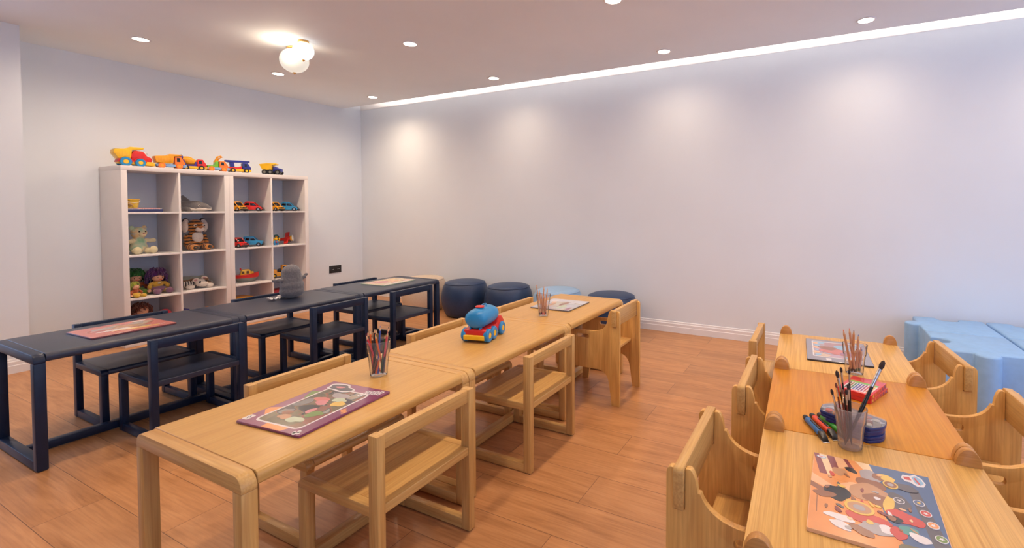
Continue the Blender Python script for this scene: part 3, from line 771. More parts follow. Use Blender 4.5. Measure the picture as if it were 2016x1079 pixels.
# grey bordered puzzle at the far end
p = board('grey bordered puzzle with a light blue picture, behind the plain pencil cup at right', (-1.932, -5.428), .237, .330, -88, I['black'])
patch(p, 'border_print', rr(.006, .004, .994, .996, .012), I['steel'], 1)
patch(p, 'picture_frame', rr(.10, .10, .90, .84, .02), I['white'], 2)
pm = art('blue_art', [(0, (.20, .38, .56)), (.25, (.30, .48, .62)), (.4, (.45, .22, .20)), (.55, (.34, .22, .24)), (.7, (.44, .30, .38)), (.85, (.60, .45, .30)), (1, (.24, .42, .6))], 20, 4)
patch(p, 'picture', rr(.12, .12, .88, .82, .02), pm, 3)
for k in range(6): patch(p, 'picture_detail', blobpts((.16 + .03 * (k % 2), .2 + .11 * k), .05, .04, k), I['sky' if k % 2 else 'peach'], 4 + k * .5)
for c, rx, ry, m, s in [((.45, .55), .2, .14, 'rose', 1), ((.6, .35), .16, .1, 'sky', 2), ((.36, .42), .13, .1, 'brown', 3), ((.66, .62), .12, .08, 'lilac', 4), ((.7, .88), .12, .03, 'cream', 5)]:
    patch(p, 'picture_detail', blobpts(c, rx, ry, s), I[m], 8 + s * .6)
patch(p, 'label_print', rr(.30, .88, .38, .97, .01), I['white'], 4)

# ------------------------------------------------------------------ cups, pencils and brushes
def cup(label, loc, h, r0, r1, mat, rz=0):
    t = thing('tumbler', label, 'cup', loc, rz, 'clear plastic tumblers')
    n = 40; bm = BM(); s = .62
    rm = r0 + (r1 - r0) * .52; ro = rm + .0025
    lathe(bm, [(0, .0008), (r0 * .9, .0008), (r0, .004), (rm, h * s), (ro, h * s + .004), (r1, h), (r1 - .0022, h), (ro - .0025, h * s + .006), (rm - .003, h * s - .002), (r0 - .003, .008), (0, .008)], n)
    for v in bm.verts:      # ten flutes on the lower body
        if .002 < v.co.z < h * s - .003:
            a = math.atan2(v.co.y, v.co.x); k = 1 - .03 * (1 - abs(math.cos(5 * a)))
            v.co.x *= k; v.co.y *= k
    bd = obj('body', bm, mat, t)
    bm = BM(); torus(bm, (0, 0, h - .0005), r1 - .0011, .0013, n=n); obj('rim', bm, mat, t)
    return t
cup('clear tumbler of coloured pencils beside the purple puzzle', (-3.004, -3.886, TH), .130, .030, .043, CUPM)
cup('clear tumbler of plain wooden pencils on the far wood table', (-1.902, -3.932, TH), .125, .027, .042, CUPM)
cup('smoky tumbler of paint brushes on the front table at right', (-2.828, -5.430, TH), .107, .0285, .0385, CUPD)
cup('clear tumbler of plain wooden pencils behind the red boxes', (-2.190, -5.478, TH), .112, .030, .042, CUPM)

RV = Vector((.446, -.895, 0)); FV = Vector((.895, .446, 0))
WOODTIP = plain('pencil_wood', (.62, .36, .18), .6)
PM = {}
def pm_(k, c):
    if k not in PM: PM[k] = plain('lacquer_' + k, c, .28, .04)
    return PM[k]
PC = dict(red=(.60, .03, .05), pink=(.62, .07, .10), orange=(.75, .13, .015), green=(.035, .10, .02), black=(.015, .012, .012), blue=(.015, .05, .30), maroon=(.16, .02, .015), olive=(.16, .15, .02), brown=(.18, .075, .03), plain=(.55, .25, .10))
def pencil(label, cupc, base_, tip, col, lead=None, dip=None, group=None, r=.0036):
    """base_/tip: (sideways, depth, height) offsets from the cup axis"""
    c = Vector(cupc)
    A = c + RV * base_[0] + FV * base_[1] + Vector((0, 0, base_[2])); B = c + RV * tip[0] + FV * tip[1] + Vector((0, 0, tip[2]))
    d = B - A; Ln = d.length
    q = Vector((0, 0, 1)).rotation_difference(d.normalized()).to_euler()
    t = thing('pencil', label, 'pencil', A, 0, group, rot=q)
    bm = BM(); cyl(bm, (0, 0, 0), (0, 0, Ln - .018), r, n=6); obj('shaft', bm, pm_(col, PC[col]), t)
    bm = BM(); cyl(bm, (0, 0, Ln - .018), (0, 0, Ln - .006), r * .98, r * .42, 12); tp = obj('sharpened_wood', bm, WOODTIP, t)
    bm = BM(); cyl(bm, (0, 0, Ln - .006), (0, 0, Ln), r * .42, .0004, 10); obj('lead', bm, pm_(lead or col, PC[lead or col]), tp)
    if dip:
        bm = BM(); cyl(bm, (0, 0, -.0002), (0, 0, .011), r * 1.05, n=6); obj('dipped_end', bm, pm_(dip, PC[dip]), t)
    return t
CA = (-3.004, -3.886, TH)
listA = [(-.047, .012, .154, -.010, 'red', 'red pencil with its tip farthest left in the coloured pencil cup'), (-.0375, -.020, .156, -.002, 'red', 'red pencil leaning right to left across the front of the coloured pencil cup'), (-.042, .006, .163, -.018, 'brown', 'brown pencil at the left rim of the coloured pencil cup, behind the red ones'),
    (-.034, .006, .169, -.015, 'orange', 'orange pencil at the back left of the coloured pencil cup'), (-.024, .024, .170, -.012, 'black', 'black pencil at the back of the coloured pencil cup, pale tip'), (-.0235, -.004, .149, -.008, 'black', 'short black pencil near the middle of the coloured pencil cup'),
    (-.013, .012, .170, 0, 'olive', 'olive green pencil near the middle of the coloured pencil cup'), (-.004, .026, .178, .003, 'blue', 'blue pencil standing tallest in the coloured pencil cup'), (-.003, -.022, .160, .012, 'orange', 'bright orange pencil at the front of the coloured pencil cup'),
    (.022, .010, .152, .012, 'green', 'dark green pencil right of middle in the coloured pencil cup'), (.030, .020, .176, .020, 'black', 'black pencil with a black lead at the right of the coloured pencil cup'), (.034, .002, .164, .018, 'maroon', 'maroon pencil at the right rim of the coloured pencil cup'), (.0385, -.010, .165, .011, 'pink', 'pink red pencil leaning out at the right of the coloured pencil cup')]
rp = random.Random(3)
for tx, td, tz, bx_, col, lb in listA:
    pencil(lb, CA, (bx_, max(-.016, min(.016, -td * .6)), .010), (tx, td, tz), col, group='coloured pencils in the front cup')
pencil('short brown pencil sunk low inside the coloured pencil cup', CA, (-.016, -.017, .010), (.008, -.022, .085), 'brown', group='coloured pencils in the front cup')
pencil('short orange pencil sunk low inside the coloured pencil cup', CA, (-.003, -.019, .010), (.014, -.020, .080), 'orange', group='coloured pencils in the front cup')
CB = (-1.902, -3.932, TH)
for tx, td, tz, bx_, lead, dip, lb in [(-.040, .008, .178, -.018, 'orange', 'black', 'plain wooden pencil leaning far left in the cup by the poufs'), (-.023, .0, .150, -.010, 'maroon', 'black', 'plain wooden pencil with a maroon lead in the cup by the poufs'), (.003, .010, .170, -.004, 'orange', 'red', 'plain wooden pencil standing upright in the cup by the poufs'), (.023, .012, .158, .006, 'red', 'orange', 'plain wooden pencil leaning right in the cup by the poufs'),
        (.020, -.008, .140, .012, 'green', 'maroon', 'plain wooden pencil with a green lead in the cup by the poufs'), (-.012, -.012, .134, -.004, 'brown', 'red', 'short plain wooden pencil at the front of the cup by the poufs'), (.004, -.018, .128, .004, 'red', 'orange', 'shortest plain wooden pencil in the cup by the poufs')]:
    pencil(lb, CB, (bx_, max(-.014, min(.014, -td)), .009), (tx, td, tz), 'plain', lead, dip, 'plain pencils in the cup by the poufs')
CD = (-2.190, -5.478, TH)
for tx, td, tz, bx_, lead, dip, lb in [(-.042, .004, .165, -.012, 'orange', 'black', 'plain wooden pencil leaning left out of the cup behind the red boxes'), (-.016, .010, .170, -.004, 'red', 'black', 'thick plain wooden pencil in the middle of the cup behind the red boxes'), (-.011, -.012, .168, .0, 'maroon', 'maroon', 'plain wooden pencil beside the thick one, cup behind the red boxes'), (.017, .006, .146, .004, 'blue', 'green', 'plain wooden pencil with a violet blue lead in the cup behind the red boxes'),
        (-.024, -.010, .122, .012, 'black', 'black', 'plain wooden pencil leaning across, black lead, cup behind the red boxes'), (.020, -.008, .102, .012, 'red', 'green', 'short plain wooden pencil at the right of the cup behind the red boxes'), (-.002, -.016, .098, -.010, 'brown', 'maroon', 'short plain wooden pencil at the front of the cup behind the red boxes'), (.030, .004, .090, .016, 'blue', 'green', 'shortest plain wooden pencil in the cup behind the red boxes')]:
    pencil(lb, CD, (bx_, max(-.015, min(.015, -td)), .009), (tx, td, tz), 'plain', lead, dip, 'plain pencils in the cup behind the red boxes', r=.0042)
BR_D = plain('dark_bristle', (.035, .018, .014), .8, .2, 300); BR_R = plain('russet_bristle', (.20, .06, .03), .8, .2, 300)
FER = plain('ferrule', (.62, .60, .60), .22, .05, Metallic=1.0); HBL = plain('black_handle', (.012, .009, .008), .25); HRD = plain('wine_handle', (.16, .02, .012), .3)
CC = (-2.828, -5.430, TH)
def brush(label, base_, tip, k, br, hm):
    c = Vector(CC)
    A = c + RV * base_[0] + FV * base_[1] + Vector((0, 0, base_[2])); B = c + RV * tip[0] + FV * tip[1] + Vector((0, 0, tip[2]))
    d = B - A; Ln = d.length
    t = thing('paint_brush', label, 'paint brush', A, 0, 'paint brushes in the smoky cup', rot=Vector((0, 0, 1)).rotation_difference(d.normalized()).to_euler())
    bl, fl = .016 * k, .032 * k
    bm = BM(); lathe(bm, [(0, 0), (.0012, .001), (.0022, .02), (.0034 * k, Ln * .45), (.0026 * k, Ln - bl - fl)], 12); obj('handle', bm, hm, t)
    bm = BM(); lathe(bm, [(.0026 * k, Ln - bl - fl), (.0029 * k, Ln - bl - fl + .002), (.0029 * k, Ln - bl - fl * .5), (.0031 * k, Ln - bl)], 12); obj('ferrule', bm, FER, t)
    bm = BM(); lathe(bm, [(.0029 * k, Ln - bl), (.0042 * k, Ln - bl * .6), (.0032 * k, Ln - bl * .2), (.0006, Ln)], 12); obj('bristles', bm, br, t)
for tip, bs, k, br, hm, lb in [((-.033, .010, .199), (.0, -.008), 1.15, BR_D, HBL, 'brush with a long dark head leaning left among the brushes'), ((-.016, .020, .204), (.004, .014), .85, BR_D, HBL, 'thin dark brush standing at the back of the smoky cup'), ((-.003, .004, .203), (.004, 0), .75, BR_D, HBL, 'thin black brush standing upright in the smoky cup'),
        ((-.043, -.006, .172), (-.008, .006), .8, BR_R, HRD, 'small brush with a russet head leaning left'), ((-.046, .010, .150), (-.014, -.004), .9, BR_D, HBL, 'short brush lying against the left rim of the smoky cup'), ((-.029, -.012, .158), (-.006, .008), .8, BR_R, HRD, 'small brush with a wine red handle among the brushes'),
        ((-.018, -.010, .157), (.0, .01), .9, BR_D, HRD, 'small dark headed brush in the middle, below the tall ones'), ((-.010, -.004, .168), (.006, .006), .9, BR_D, HBL, 'stout black brush in the middle of the smoky cup')]:
    brush(lb, (bs[0], bs[1], .010), tip, k, br, hm)
brush('long brush leaning far right out of the smoky cup, silver ferrule', (-.019, -.010, .011), (.098, .020, .222), 1.6, BR_D, HBL)

# ------------------------------------------------------------------ boxes, paint sets and pens
def marker_box(label, loc, rz):
    t = thing('marker_box', label, 'box', loc, rz, 'red boxes of felt pens')
    bm = BM(); box(bm, (-.078, -.0515, .0002), (.078, .0515, .0145), .0012); obj('carton', bm, ink('carton', (.62, .02, .02)), t)
    zs = .0147
    bm = BM(); box(bm, (-.066, -.044, zs - .0003), (.028, .040, zs), 0); wl = obj('window_print', bm, ink('whiteprint', (.7, .66, .66)), t)
    cols = [(.75, .42, .02), (.72, .16, .02), (.55, .03, .04), (.30, .02, .12), (.14, .03, .22), (.03, .04, .32), (.02, .12, .4), (.02, .2, .1), (.25, .12, .03), (.02, .02, .02)]
    for i, c in enumerate(cols):
        bm = BM(); box(bm, (-.060, -.040 + .0079 * i, zs), (.008, -.0355 + .0079 * i, zs + .0002), 0); obj('pen_print', bm, ink('pen%d' % i, c), wl)
    bm = BM(); box(bm, (.012, -.044, zs), (.027, .040, zs + .0002), 0); obj('green_band', bm, ink('greenband', (.17, .42, .05)), wl)
    for i in range(6):
        bm = BM(); prism(bm, oval((-.06 + .024 * i, .0072), .006, .0045), -.0518, -.0513, 'y'); obj('side_print', bm, ink('side%d' % i, cols[i]), t)
    for i in range(4):
        bm = BM(); prism(bm, oval((-.036 + .024 * i, .0072), .006, .0045), .0779, .0783, 'x'); obj('side_print', bm, ink('sideb%d' % i, cols[i]), t)
    return t
marker_box('red box of felt pens underneath its twin on the orange tabletop', (-2.402, -5.489, TH), R(-23.5))
marker_box('red box of felt pens lying on top of its twin, coloured stripes up', (-2.405, -5.487, TH + .0150), R(-21))
def paint_set(label, z, dx, ln, rz, lid=True):
    t = thing('paint_set', label, 'paint set', (-2.716 + dx, -5.441 + dx * 1.63, TH + z), rz, 'stacked watercolour sets')
    ou = rpoly([(-ln / 2 + .012, -.044, .010), (ln / 2 - .012, -.044, .010), (ln / 2 + .006, 0, .05), (ln / 2 - .012, .044, .010), (-ln / 2 + .012, .044, .010), (-ln / 2 - .006, 0, .05)], 5)
    bm = BM(); prism(bm, ou, .0002, .0085, 'z', b=.0015); obj('tray', bm, plain('paint_tray_blue', (.016, .026, .13), .3), t)
    if lid:
        for i in range(6):
            for j in (-.021, .021):
                c = [(.5, .06, .03), (.6, .2, .02), (.35, .32, .30), (.12, .12, .14), (.3, .06, .04), (.36, .34, .32)][i]
                bm = BM(); cyl(bm, (-ln / 2 + .028 + i * (ln - .056) / 5, j, .0084), (-ln / 2 + .028 + i * (ln - .056) / 5, j, .0096), .0095, n=16); obj('paint_pan', bm, ink('pan%d' % i, c), t)
        iu = [(x * .985, y * .97) for x, y in ou]
        bm = BM(); prism(bm, iu, .0087, .0122, 'z', b=.001); obj('lid', bm, LIDM, t)
    return t
ang = R(-121.6)
paint_set('closed blue watercolour set at the bottom of the stack', 0, -.010, .120, ang, False)
paint_set('blue watercolour set second from the bottom of the stack', .0087, -.010, .120, ang, False)
paint_set('blue watercolour set under the top one of the stack', .0250, .0, .160, ang - .03, False)
paint_set('blue watercolour set on top of the stack, clear lid with paint pans', .0337, .0, .164, ang, True)
b = paint_set('thin blue watercolour tray in the middle of the stack', .0168, -.003, .140, ang + .02, False); b['group'] = 'stacked watercolour sets'
def pen(label, loc, rz, col):
    t = thing('chunky_pen', label, 'pen', loc, rz, 'chunky pens')
    t.scale = (1.2, 1.25, 1.2)
    m = plain('pen_' + label.split()[0], col, .25)
    r = .0075
    bm = BM(); lathe(bm, [(0, 0), (r * .8, 0), (r, .003), (r, .052), (r * 1.04, .053), (r * 1.04, .058), (r, .059), (r, .072), (0, .072)], 18, (0, 0, r + .0008), (0, R(90), 0)); obj('barrel', bm, m, t)
    bm = BM(); lathe(bm, [(0, -.014), (r * .75, -.013), (r * .9, -.008), (r * .95, 0), (0, 0)], 18, (0, 0, r + .0008), (0, R(90), 0)); obj('end_cap', bm, BLACK, t)
    bm = BM(); box(bm, (.020, -.0022, 2 * r), (.068, .0022, 2 * r + .0028), .001); obj('clip', bm, BLACK, t)
    bm = BM(); prism(bm, [(.072, .001), (.072, .0150), (.090, .0095), (.098, .0016)], -.0065, .0065, 'y', b=.001); tp = obj('cap_tip', bm, BLACK, t)
    bm = BM(); box(bm, (.080, -.007, .0002), (.100, .007, .0014), .0004); obj('edge_strip', bm, STEEL, tp)
pen('blue chunky pen with a black end cap, outermost of three', (-2.722, -5.327, TH), R(-156), (.012, .12, .36))
pen('red chunky pen with a black end cap, between blue and green', (-2.700, -5.345, TH), R(-153), (.72, .06, .015))
pen('green chunky pen tucked against the paint sets', (-2.686, -5.3655, TH), R(-150), (.03, .32, .03))

# ------------------------------------------------------------------ toy vehicles
def wheel(t, c, r, w, tyre, hub, nm='wheel'):
    bm = BM(); lathe(bm, [(r * .5, -w / 2), (r * .86, -w / 2), (r, -w * .3), (r, w * .3), (r * .86, w / 2), (r * .5, w / 2), (r * .45, w * .3), (r * .45, -w * .3), (r * .5, -w / 2)], 22, c, (R(90), 0, 0)); wo = obj(nm, bm, tyre, t)
    bm = BM(); lathe(bm, [(0, -w * .52), (r * .40, -w * .50), (r * .52, -w * .34), (r * .52, w * .34), (r * .40, w * .50), (0, w * .52)], 18, c, (R(90), 0, 0)); obj('hub', bm, hub, wo)
    return wo
def pr(t, nm, pts, w, mat, b=.003, y0=None):
    bm = BM(); prism(bm, pts, -w / 2 if y0 is None else y0, w / 2 if y0 is None else y0 + w, 'y', b=b); return obj(nm, bm, mat, t)
TG = 'toy trucks on top of the shelves'
ZT = KZ + .0003
# big dumper with a face
t = thing('toy_dump_truck', 'big red and yellow toy dump truck with blue wheels, leftmost on the shelves', 'toy truck', (-2.380, -.262, ZT), R(-6), TG)
pr(t, 'chassis', rpoly([(-.105, .022, .005), (.115, .012, .006), (.118, .045, .008), (-.10, .05, .006)]), .085, YEL)
pr(t, 'cab', rpoly([(-.018, .045, .004), (.108, .044, .012), (.104, .075, .02), (.072, .092, .02), (.050, .128, .022), (-.010, .134, .016), (-.028, .09, .01)]), .086, RED, .008)
fd = BM()
for cx, r in ((-.062, .046), (.028, .041)):
    prism(fd, [(cx + r * math.cos(PI * k / 16), .034 + r * math.sin(PI * k / 16)) for k in range(17)] + [(cx - (r - .008) * math.cos(PI * k / 16), .034 + (r - .008) * math.sin(PI * k / 16)) for k in range(17)], -.052, .052, 'y', b=.002)
obj('fender', fd, RED, t)
bd = pr(t, 'bed', rpoly([(-.105, .062, .006), (-.03, .062, .004), (-.022, .134, .004), (.052, .146, .006), (.050, .160, .006), (-.035, .160, .008), (-.055, .142, .008), (-.128, .136, .006), (-.132, .105, .010)]), .104, YEL, .005)
bm = BM(); box(bm, (-.122, -.046, .1375), (-.058, .046, .1395), .001); obj('bed_lining', bm, TBL, bd)
for s in (-1, 1):
    for k in range(4):
        bm = BM(); box(bm, (-.098 + .019 * k, s * .052 - .0015, .075), (-.094 + .019 * k, s * .052 + .0015, .128), .0007); obj('bed_rib', bm, YEL, bd)
for s in (-1, 1):
    wheel(t, (-.062, s * .050, .037), .0372, .026, TBL, YEL); wheel(t, (.028, s * .050, .033), .0332, .026, TBL, YEL)
for s in (-.018, .018):
    bm = BM(); ell(bm, (.064, s, .110), (.013, .013, .014), (0, R(-30), 0)); e = obj('eye', bm, WHT, t)
    bm = BM(); ell(bm, (.0745, s * 1.1, .111), (.004, .0055, .007)); obj('pupil', bm, BLACK, e)
bm = BM(); tube(bm, [(.100, -.022, .078), (.1085, -.012, .068), (.1095, 0, .066), (.1085, .012, .068), (.100, .022, .078)], .003); obj('mouth', bm, BLACK, t)
bm = BM(); box(bm, (.108, -.044, .012), (.122, .044, .036), .004); obj('bumper', bm, YEL, t)

def cab(t, x, mat, h=.088, w=.066, glass=DGL):
    c = pr(t, 'cab', rpoly([(x, .036, .003), (x + .068, .036, .006), (x + .068, .054, .006), (x + .048, h - .012, .006), (x + .042, h, .006), (x, h, .006)]), w, mat, .004)
    for s in (-1, 1):
        bm = BM(); prism(bm, rpoly([(x + .012, .060, .002), (x + .036, .060, .002), (x + .032, h - .010, .002), (x + .012, h - .010, .002)], 3), s * w / 2 - .0006, s * w / 2 + .0006, 'y'); obj('side_window', bm, glass, c)
    bm = BM(); prism(bm, [(-w * .38, -.016), (w * .38, -.016), (w * .34, .011), (-w * .34, .011)], -.0007, .0007, 'z', M=Matrix.Translation((x + .0585, 0, .0665 + (h - .088) * .5)) @ Euler((0, R(63), 0)).to_matrix().to_4x4() @ Euler((0, 0, R(90))).to_matrix().to_4x4()); obj('windscreen', bm, WHT, c)
    bm = BM(); box(bm, (x + .066, -w * .32, .040), (x + .0695, w * .32, .050), .001); obj('grille', bm, glass, c)
    return c
def chassis(t, x0, x1, mat, z0=.018, z1=.038, w=.062): return pr(t, 'chassis', rpoly([(x0, z0, .004), (x1, z0 - .004, .004), (x1 + .003, z1, .005), (x0, z1, .003)]), w, mat, .002)
def wheels(t, xs, r, tyre, hub, w=.017, y=.033):
    for x in xs:
        for s in (-1, 1): wheel(t, (x, s * y, r), r, w, tyre, hub)
# orange dumper
t = thing('toy_dump_truck', 'all orange toy dump truck with a grey blue chassis, next to the big dumper', 'toy truck', (-2.155, -.305, ZT), R(-8), TG)
chassis(t, -.095, .105, SKY); cab(t, .026, ORA, .105, .07)
bd = pr(t, 'bed', rpoly([(-.098, .046, .004), (.012, .046, .004), (.018, .104, .004), (.072, .112, .005), (.068, .124, .005), (-.012, .124, .006), (-.022, .110, .006), (-.112, .100, .006)]), .088, AMB, .004)
for k in range(5):
    bm = BM(); box(bm, (-.085 + .02 * k, -.0455, .054), (-.081 + .02 * k, -.0435, .096), .0007); obj('bed_rib', bm, AMB, bd)
wheels(t, (-.062, .055), .024, ORA, AMB)
# mixer
t = thing('toy_cement_mixer', 'toy cement mixer with yellow drum, red cab and indigo rings on the shelves', 'toy truck', (-1.962, -.255, ZT), R(-14), TG)
chassis(t, -.085, .095, YEL); cab(t, .022, RED, .100, .068)
bm = BM(); lathe(bm, [(0, -.062), (.018, -.060), (.024, -.05), (.036, -.012), (.037, .012), (.026, .042), (.014, .050), (0, .050)], 24, (-.036, 0, .086), (0, R(-72), 0)); d = obj('drum', bm, AMB, t)
bm = BM(); lathe(bm, [(.020, .040), (.034, .058), (.036, .064), (.030, .064), (.018, .05)], 24, (-.036, 0, .086), (0, R(-72), 0)); obj('hopper', bm, PUR, d)
pr(t, 'drum_cradle', rpoly([(-.072, .036, .003), (.018, .036, .003), (.018, .078, .004), (.008, .078, .003), (.002, .052, .005), (-.055, .052, .004), (-.068, .092, .003), (-.080, .092, .003)]), .06, PUR, .002)
wheels(t, (-.058, .052), .023, BLACK, YEL)
# tow crane
t = thing('toy_crane_truck', 'orange toy truck with a raised yellow crane and green block, on the shelves', 'toy truck', (-1.794, -.300, ZT), R(-10), TG)
chassis(t, -.080, .088, SKY); cab(t, .010, ORA, .098, .064)
pr(t, 'rear_block', rpoly([(-.078, .038, .003), (.004, .038, .003), (.002, .094, .004), (-.020, .094, .004), (-.026, .056, .004), (-.078, .054, .004)]), .056, GRN, .003)
bm = BM()
for s in (-.016, .016):
    tube(bm, [(-.022, s, .085), (.006, s, .140), (.024, s, .146), (.036, s, .132)], .005, 8); tube(bm, [(-.004, s, .092), (.020, s, .128)], .004, 8)
for p_ in ((.006, .140), (.024, .146), (-.010, .108)): tube(bm, [(p_[0], -.016, p_[1]), (p_[0], .016, p_[1])], .004, 8)
obj('crane_arm', bm, AMB, t)
wheels(t, (-.052, .045), .023, ORA, AMB)
# boom truck
t = thing('toy_crane_truck', 'toy truck with a long dark blue boom over its blue cab, on the shelves', 'toy truck', (-1.592, -.272, ZT), R(-12), TG)
chassis(t, -.095, .092, YEL); cab(t, .022, DBL, .100, .066)
pr(t, 'rear_deck', rpoly([(-.092, .038, .003), (.016, .038, .003), (.016, .070, .003), (-.012, .058, .005), (-.092, .054, .003)]), .058, RED, .002)
pr(t, 'boom_post', rpoly([(-.072, .050, .002), (-.040, .050, .002), (-.046, .108, .003), (-.082, .108, .003)]), .03, DBL, .003)
pr(t, 'boom', rpoly([(-.118, .106, .003), (-.085, .098, .004), (.078, .105, .003), (.086, .114, .004), (.078, .122, .003), (-.116, .120, .003)]), .038, DBL, .003)
wheels(t, (-.060, .050), .023, BLACK, YEL)
# small dumper facing the room
t = thing('toy_dump_truck', 'small toy dump truck with yellow bed and dark blue bonnet, alone on the right', 'toy truck', (-1.283, -.285, ZT), R(-48), TG)
pr(t, 'chassis', rpoly([(-.08, .024, .004), (.080, .022, .004), (.080, .042, .004), (-.08, .042, .004)]), .05, BLACK)
pr(t, 'bonnet', rpoly([(.012, .036, .004), (.086, .034, .006), (.086, .066, .010), (.048, .072, .006), (.034, .088, .008), (.012, .088, .005)]), .062, DBL, .005)
pr(t, 'bed', rpoly([(-.080, .050, .004), (.002, .050, .004), (.006, .100, .004), (.040, .106, .004), (.040, .120, .005), (-.040, .120, .004), (-.110, .108, .004)]), .094, YEL, .005)
for x, r in ((-.058, .027), (-.008, .027), (.058, .027)):
    for s in (-1, 1): wheel(t, (x, s * .043, r), r, .024, BLACK, GRY)

# tanker on the table
t = thing('toy_tanker', 'red toy tanker with a blue tank and blue wheels on the wood table', 'toy truck', (-2.420, -3.912, TH + .0003), R(13))
pr(t, 'body', rpoly([(-.100, .026, .006), (.118, .022, .010), (.120, .060, .022), (.085, .092, .026), (.045, .098, .018), (.030, .062, .010), (-.098, .062, .012)]), .112, RED, .008)
pr(t, 'bumper', rpoly([(-.109, .014, .004), (-.080, .014, .004), (-.080, .036, .003), (-.109, .036, .005)]), .104, YEL, .004)
pr(t, 'sill', rpoly([(-.02, .014, .003), (.10, .012, .003), (.10, .030, .003), (-.02, .030, .003)]), .106, YEL, .002)
bm = BM()
prof = [(0, -.099), (.030, -.098), (.044, -.092), (.053, -.079), (.0565, -.058), (.057, .03), (.054, .062), (.045, .083), (.028, .095), (.0, .099)]
lathe(bm, prof, 32)
for v in bm.verts: v.co.x *= .80
bmesh.ops.transform(bm, matrix=Matrix.Translation((-.008, 0, .106)) @ Euler((0, R(90), 0)).to_matrix().to_4x4(), verts=bm.verts)
tk = obj('tank', bm, TBL, t)
bm = BM()
lathe(bm, [(.0565, -.003), (.0585, -.002), (.0585, .002), (.0565, .003)], 32)
for v in bm.verts: v.co.x *= 1.55
for v in bm.verts: v.co.y *= .99
bmesh.ops.transform(bm, matrix=Matrix.Translation((-.010, 0, .106)), verts=bm.verts); obj('tank_seam', bm, TBL, tk)
bm = BM(); cyl(bm, (-.040, 0, .144), (-.040, 0, .154), .016, .014, 24); obj('filler_neck', bm, TBL, tk)
bm = BM(); lathe(bm, [(0, 0), (.019, 0), (.021, .003), (.019, .0065), (0, .0075)], 24, (-.040, 0, .1535)); obj('cap', bm, RED, tk)
bm = BM(); tube(bm, [(.000, -.012, .152), (.012, -.010, .158), (.024, 0, .158), (.012, .010, .158), (.0, .012, .152)], .003); obj('handle', bm, TBL, tk)
for s in (-.024, .024):
    bm = BM(); prism(bm, [(-.098, .060), (-.070, .060), (-.070, .080), (-.086, .080)], s - .0025, s + .0025, 'y', b=.001); obj('tank_leg', bm, TBL, tk)
for x in (-.074, -.018, .078):
    for s in (-1, 1): wheel(t, (x, s * .056, .031), .0312, .024, TBL, YEL)

# cars in the cubes
def toy_car(label, loc, rz, col, jeep=False):
    t = thing('toy_car', label, 'toy car', loc, rz, 'toy cars in the cubes')
    t.scale = (1.1, 1.1, 1.1)
    if jeep: low = [(-.080, .016, .004), (.080, .016, .006), (.082, .046, .008), (.040, .054, .006), (-.076, .056, .008)]
    else: low = [(-.080, .014, .004), (.082, .014, .006), (.080, .034, .010), (.040, .050, .014), (-.060, .054, .014), (-.082, .040, .008)]
    pr(t, 'body', rpoly(low), .076, col, .006)
    top = [(-.062, .050, .0), (.040, .048, .0), (.014, .080, .010), (-.046, .083, .012)] if not jeep else [(-.066, .052, 0), (.030, .052, 0), (.016, .084, .006), (-.060, .086, .008)]
    c = pr(t, 'windows', rpoly(top), .064, DGL, .004)
    rf = [(-.052, .074, .002), (.018, .072, .002), (.010, .086, .006), (-.042, .089, .008)] if not jeep else [(-.064, .078, .002), (.020, .077, .002), (.014, .090, .004), (-.060, .092, .004)]
    pr(t, 'roof', rpoly(rf), .066, col, .003)
    for s in (-1, 1):
        bm = BM(); tube(bm, [(.042, s * .031, .050), (.014, s * .030, .080)], .0032, 8); tube(bm, [(-.012, s * .033, .050), (-.014, s * .0315, .080)], .0035, 8); tube(bm, [(-.060, s * .031, .052), (-.044, s * .030, .080)], .005, 8); obj('pillar', bm, col, t)
        bm = BM(); ell(bm, (.074, s * .026, .034), (.006, .009, .006)); obj('headlight', bm, BLACK, t)
    bm = BM(); box(bm, (.076, -.036, .008), (.088, .036, .024), .004); obj('bumper', bm, BLACK, t)
    bm = BM(); box(bm, (-.088, -.036, .008), (-.076, .036, .024), .004); obj('bumper', bm, BLACK, t)
    bm = BM(); box(bm, (.078, -.016, .028), (.083, .016, .038), .002); obj('grille', bm, BLACK, t)
    for x in (-.050, .052):
        for s in (-1, 1): wheel(t, (x, s * .036, .018), .018, .014, BLACK, STEEL)
    return t
e_ = .0004
toy_car('amber toy car at the left of the upper car cube', (-1.637, -.300, ZS[1] + e_), R(-76), AMB)
rc = toy_car('red toy car beside the amber one in the upper car cube', (-1.482, -.275, ZS[1] + e_), R(-40), RED)
ac = toy_car('amber toy car at the left of the top right cube', (-1.284, -.300, ZS[1] + e_), R(-74), AMB)
bc = toy_car('blue toy car beside the amber one in the top right cube', (-1.122, -.275, ZS[1] + e_), R(-42), CBL)
dup(rc, (-1.636, -.300, ZS[2] + e_), R(-74), 'red toy car beside the blue toy jeep in the second row')
toy_car('blue toy jeep with a black grille in the second row', (-1.488, -.275, ZS[2] + e_), R(-38), CBL, True)

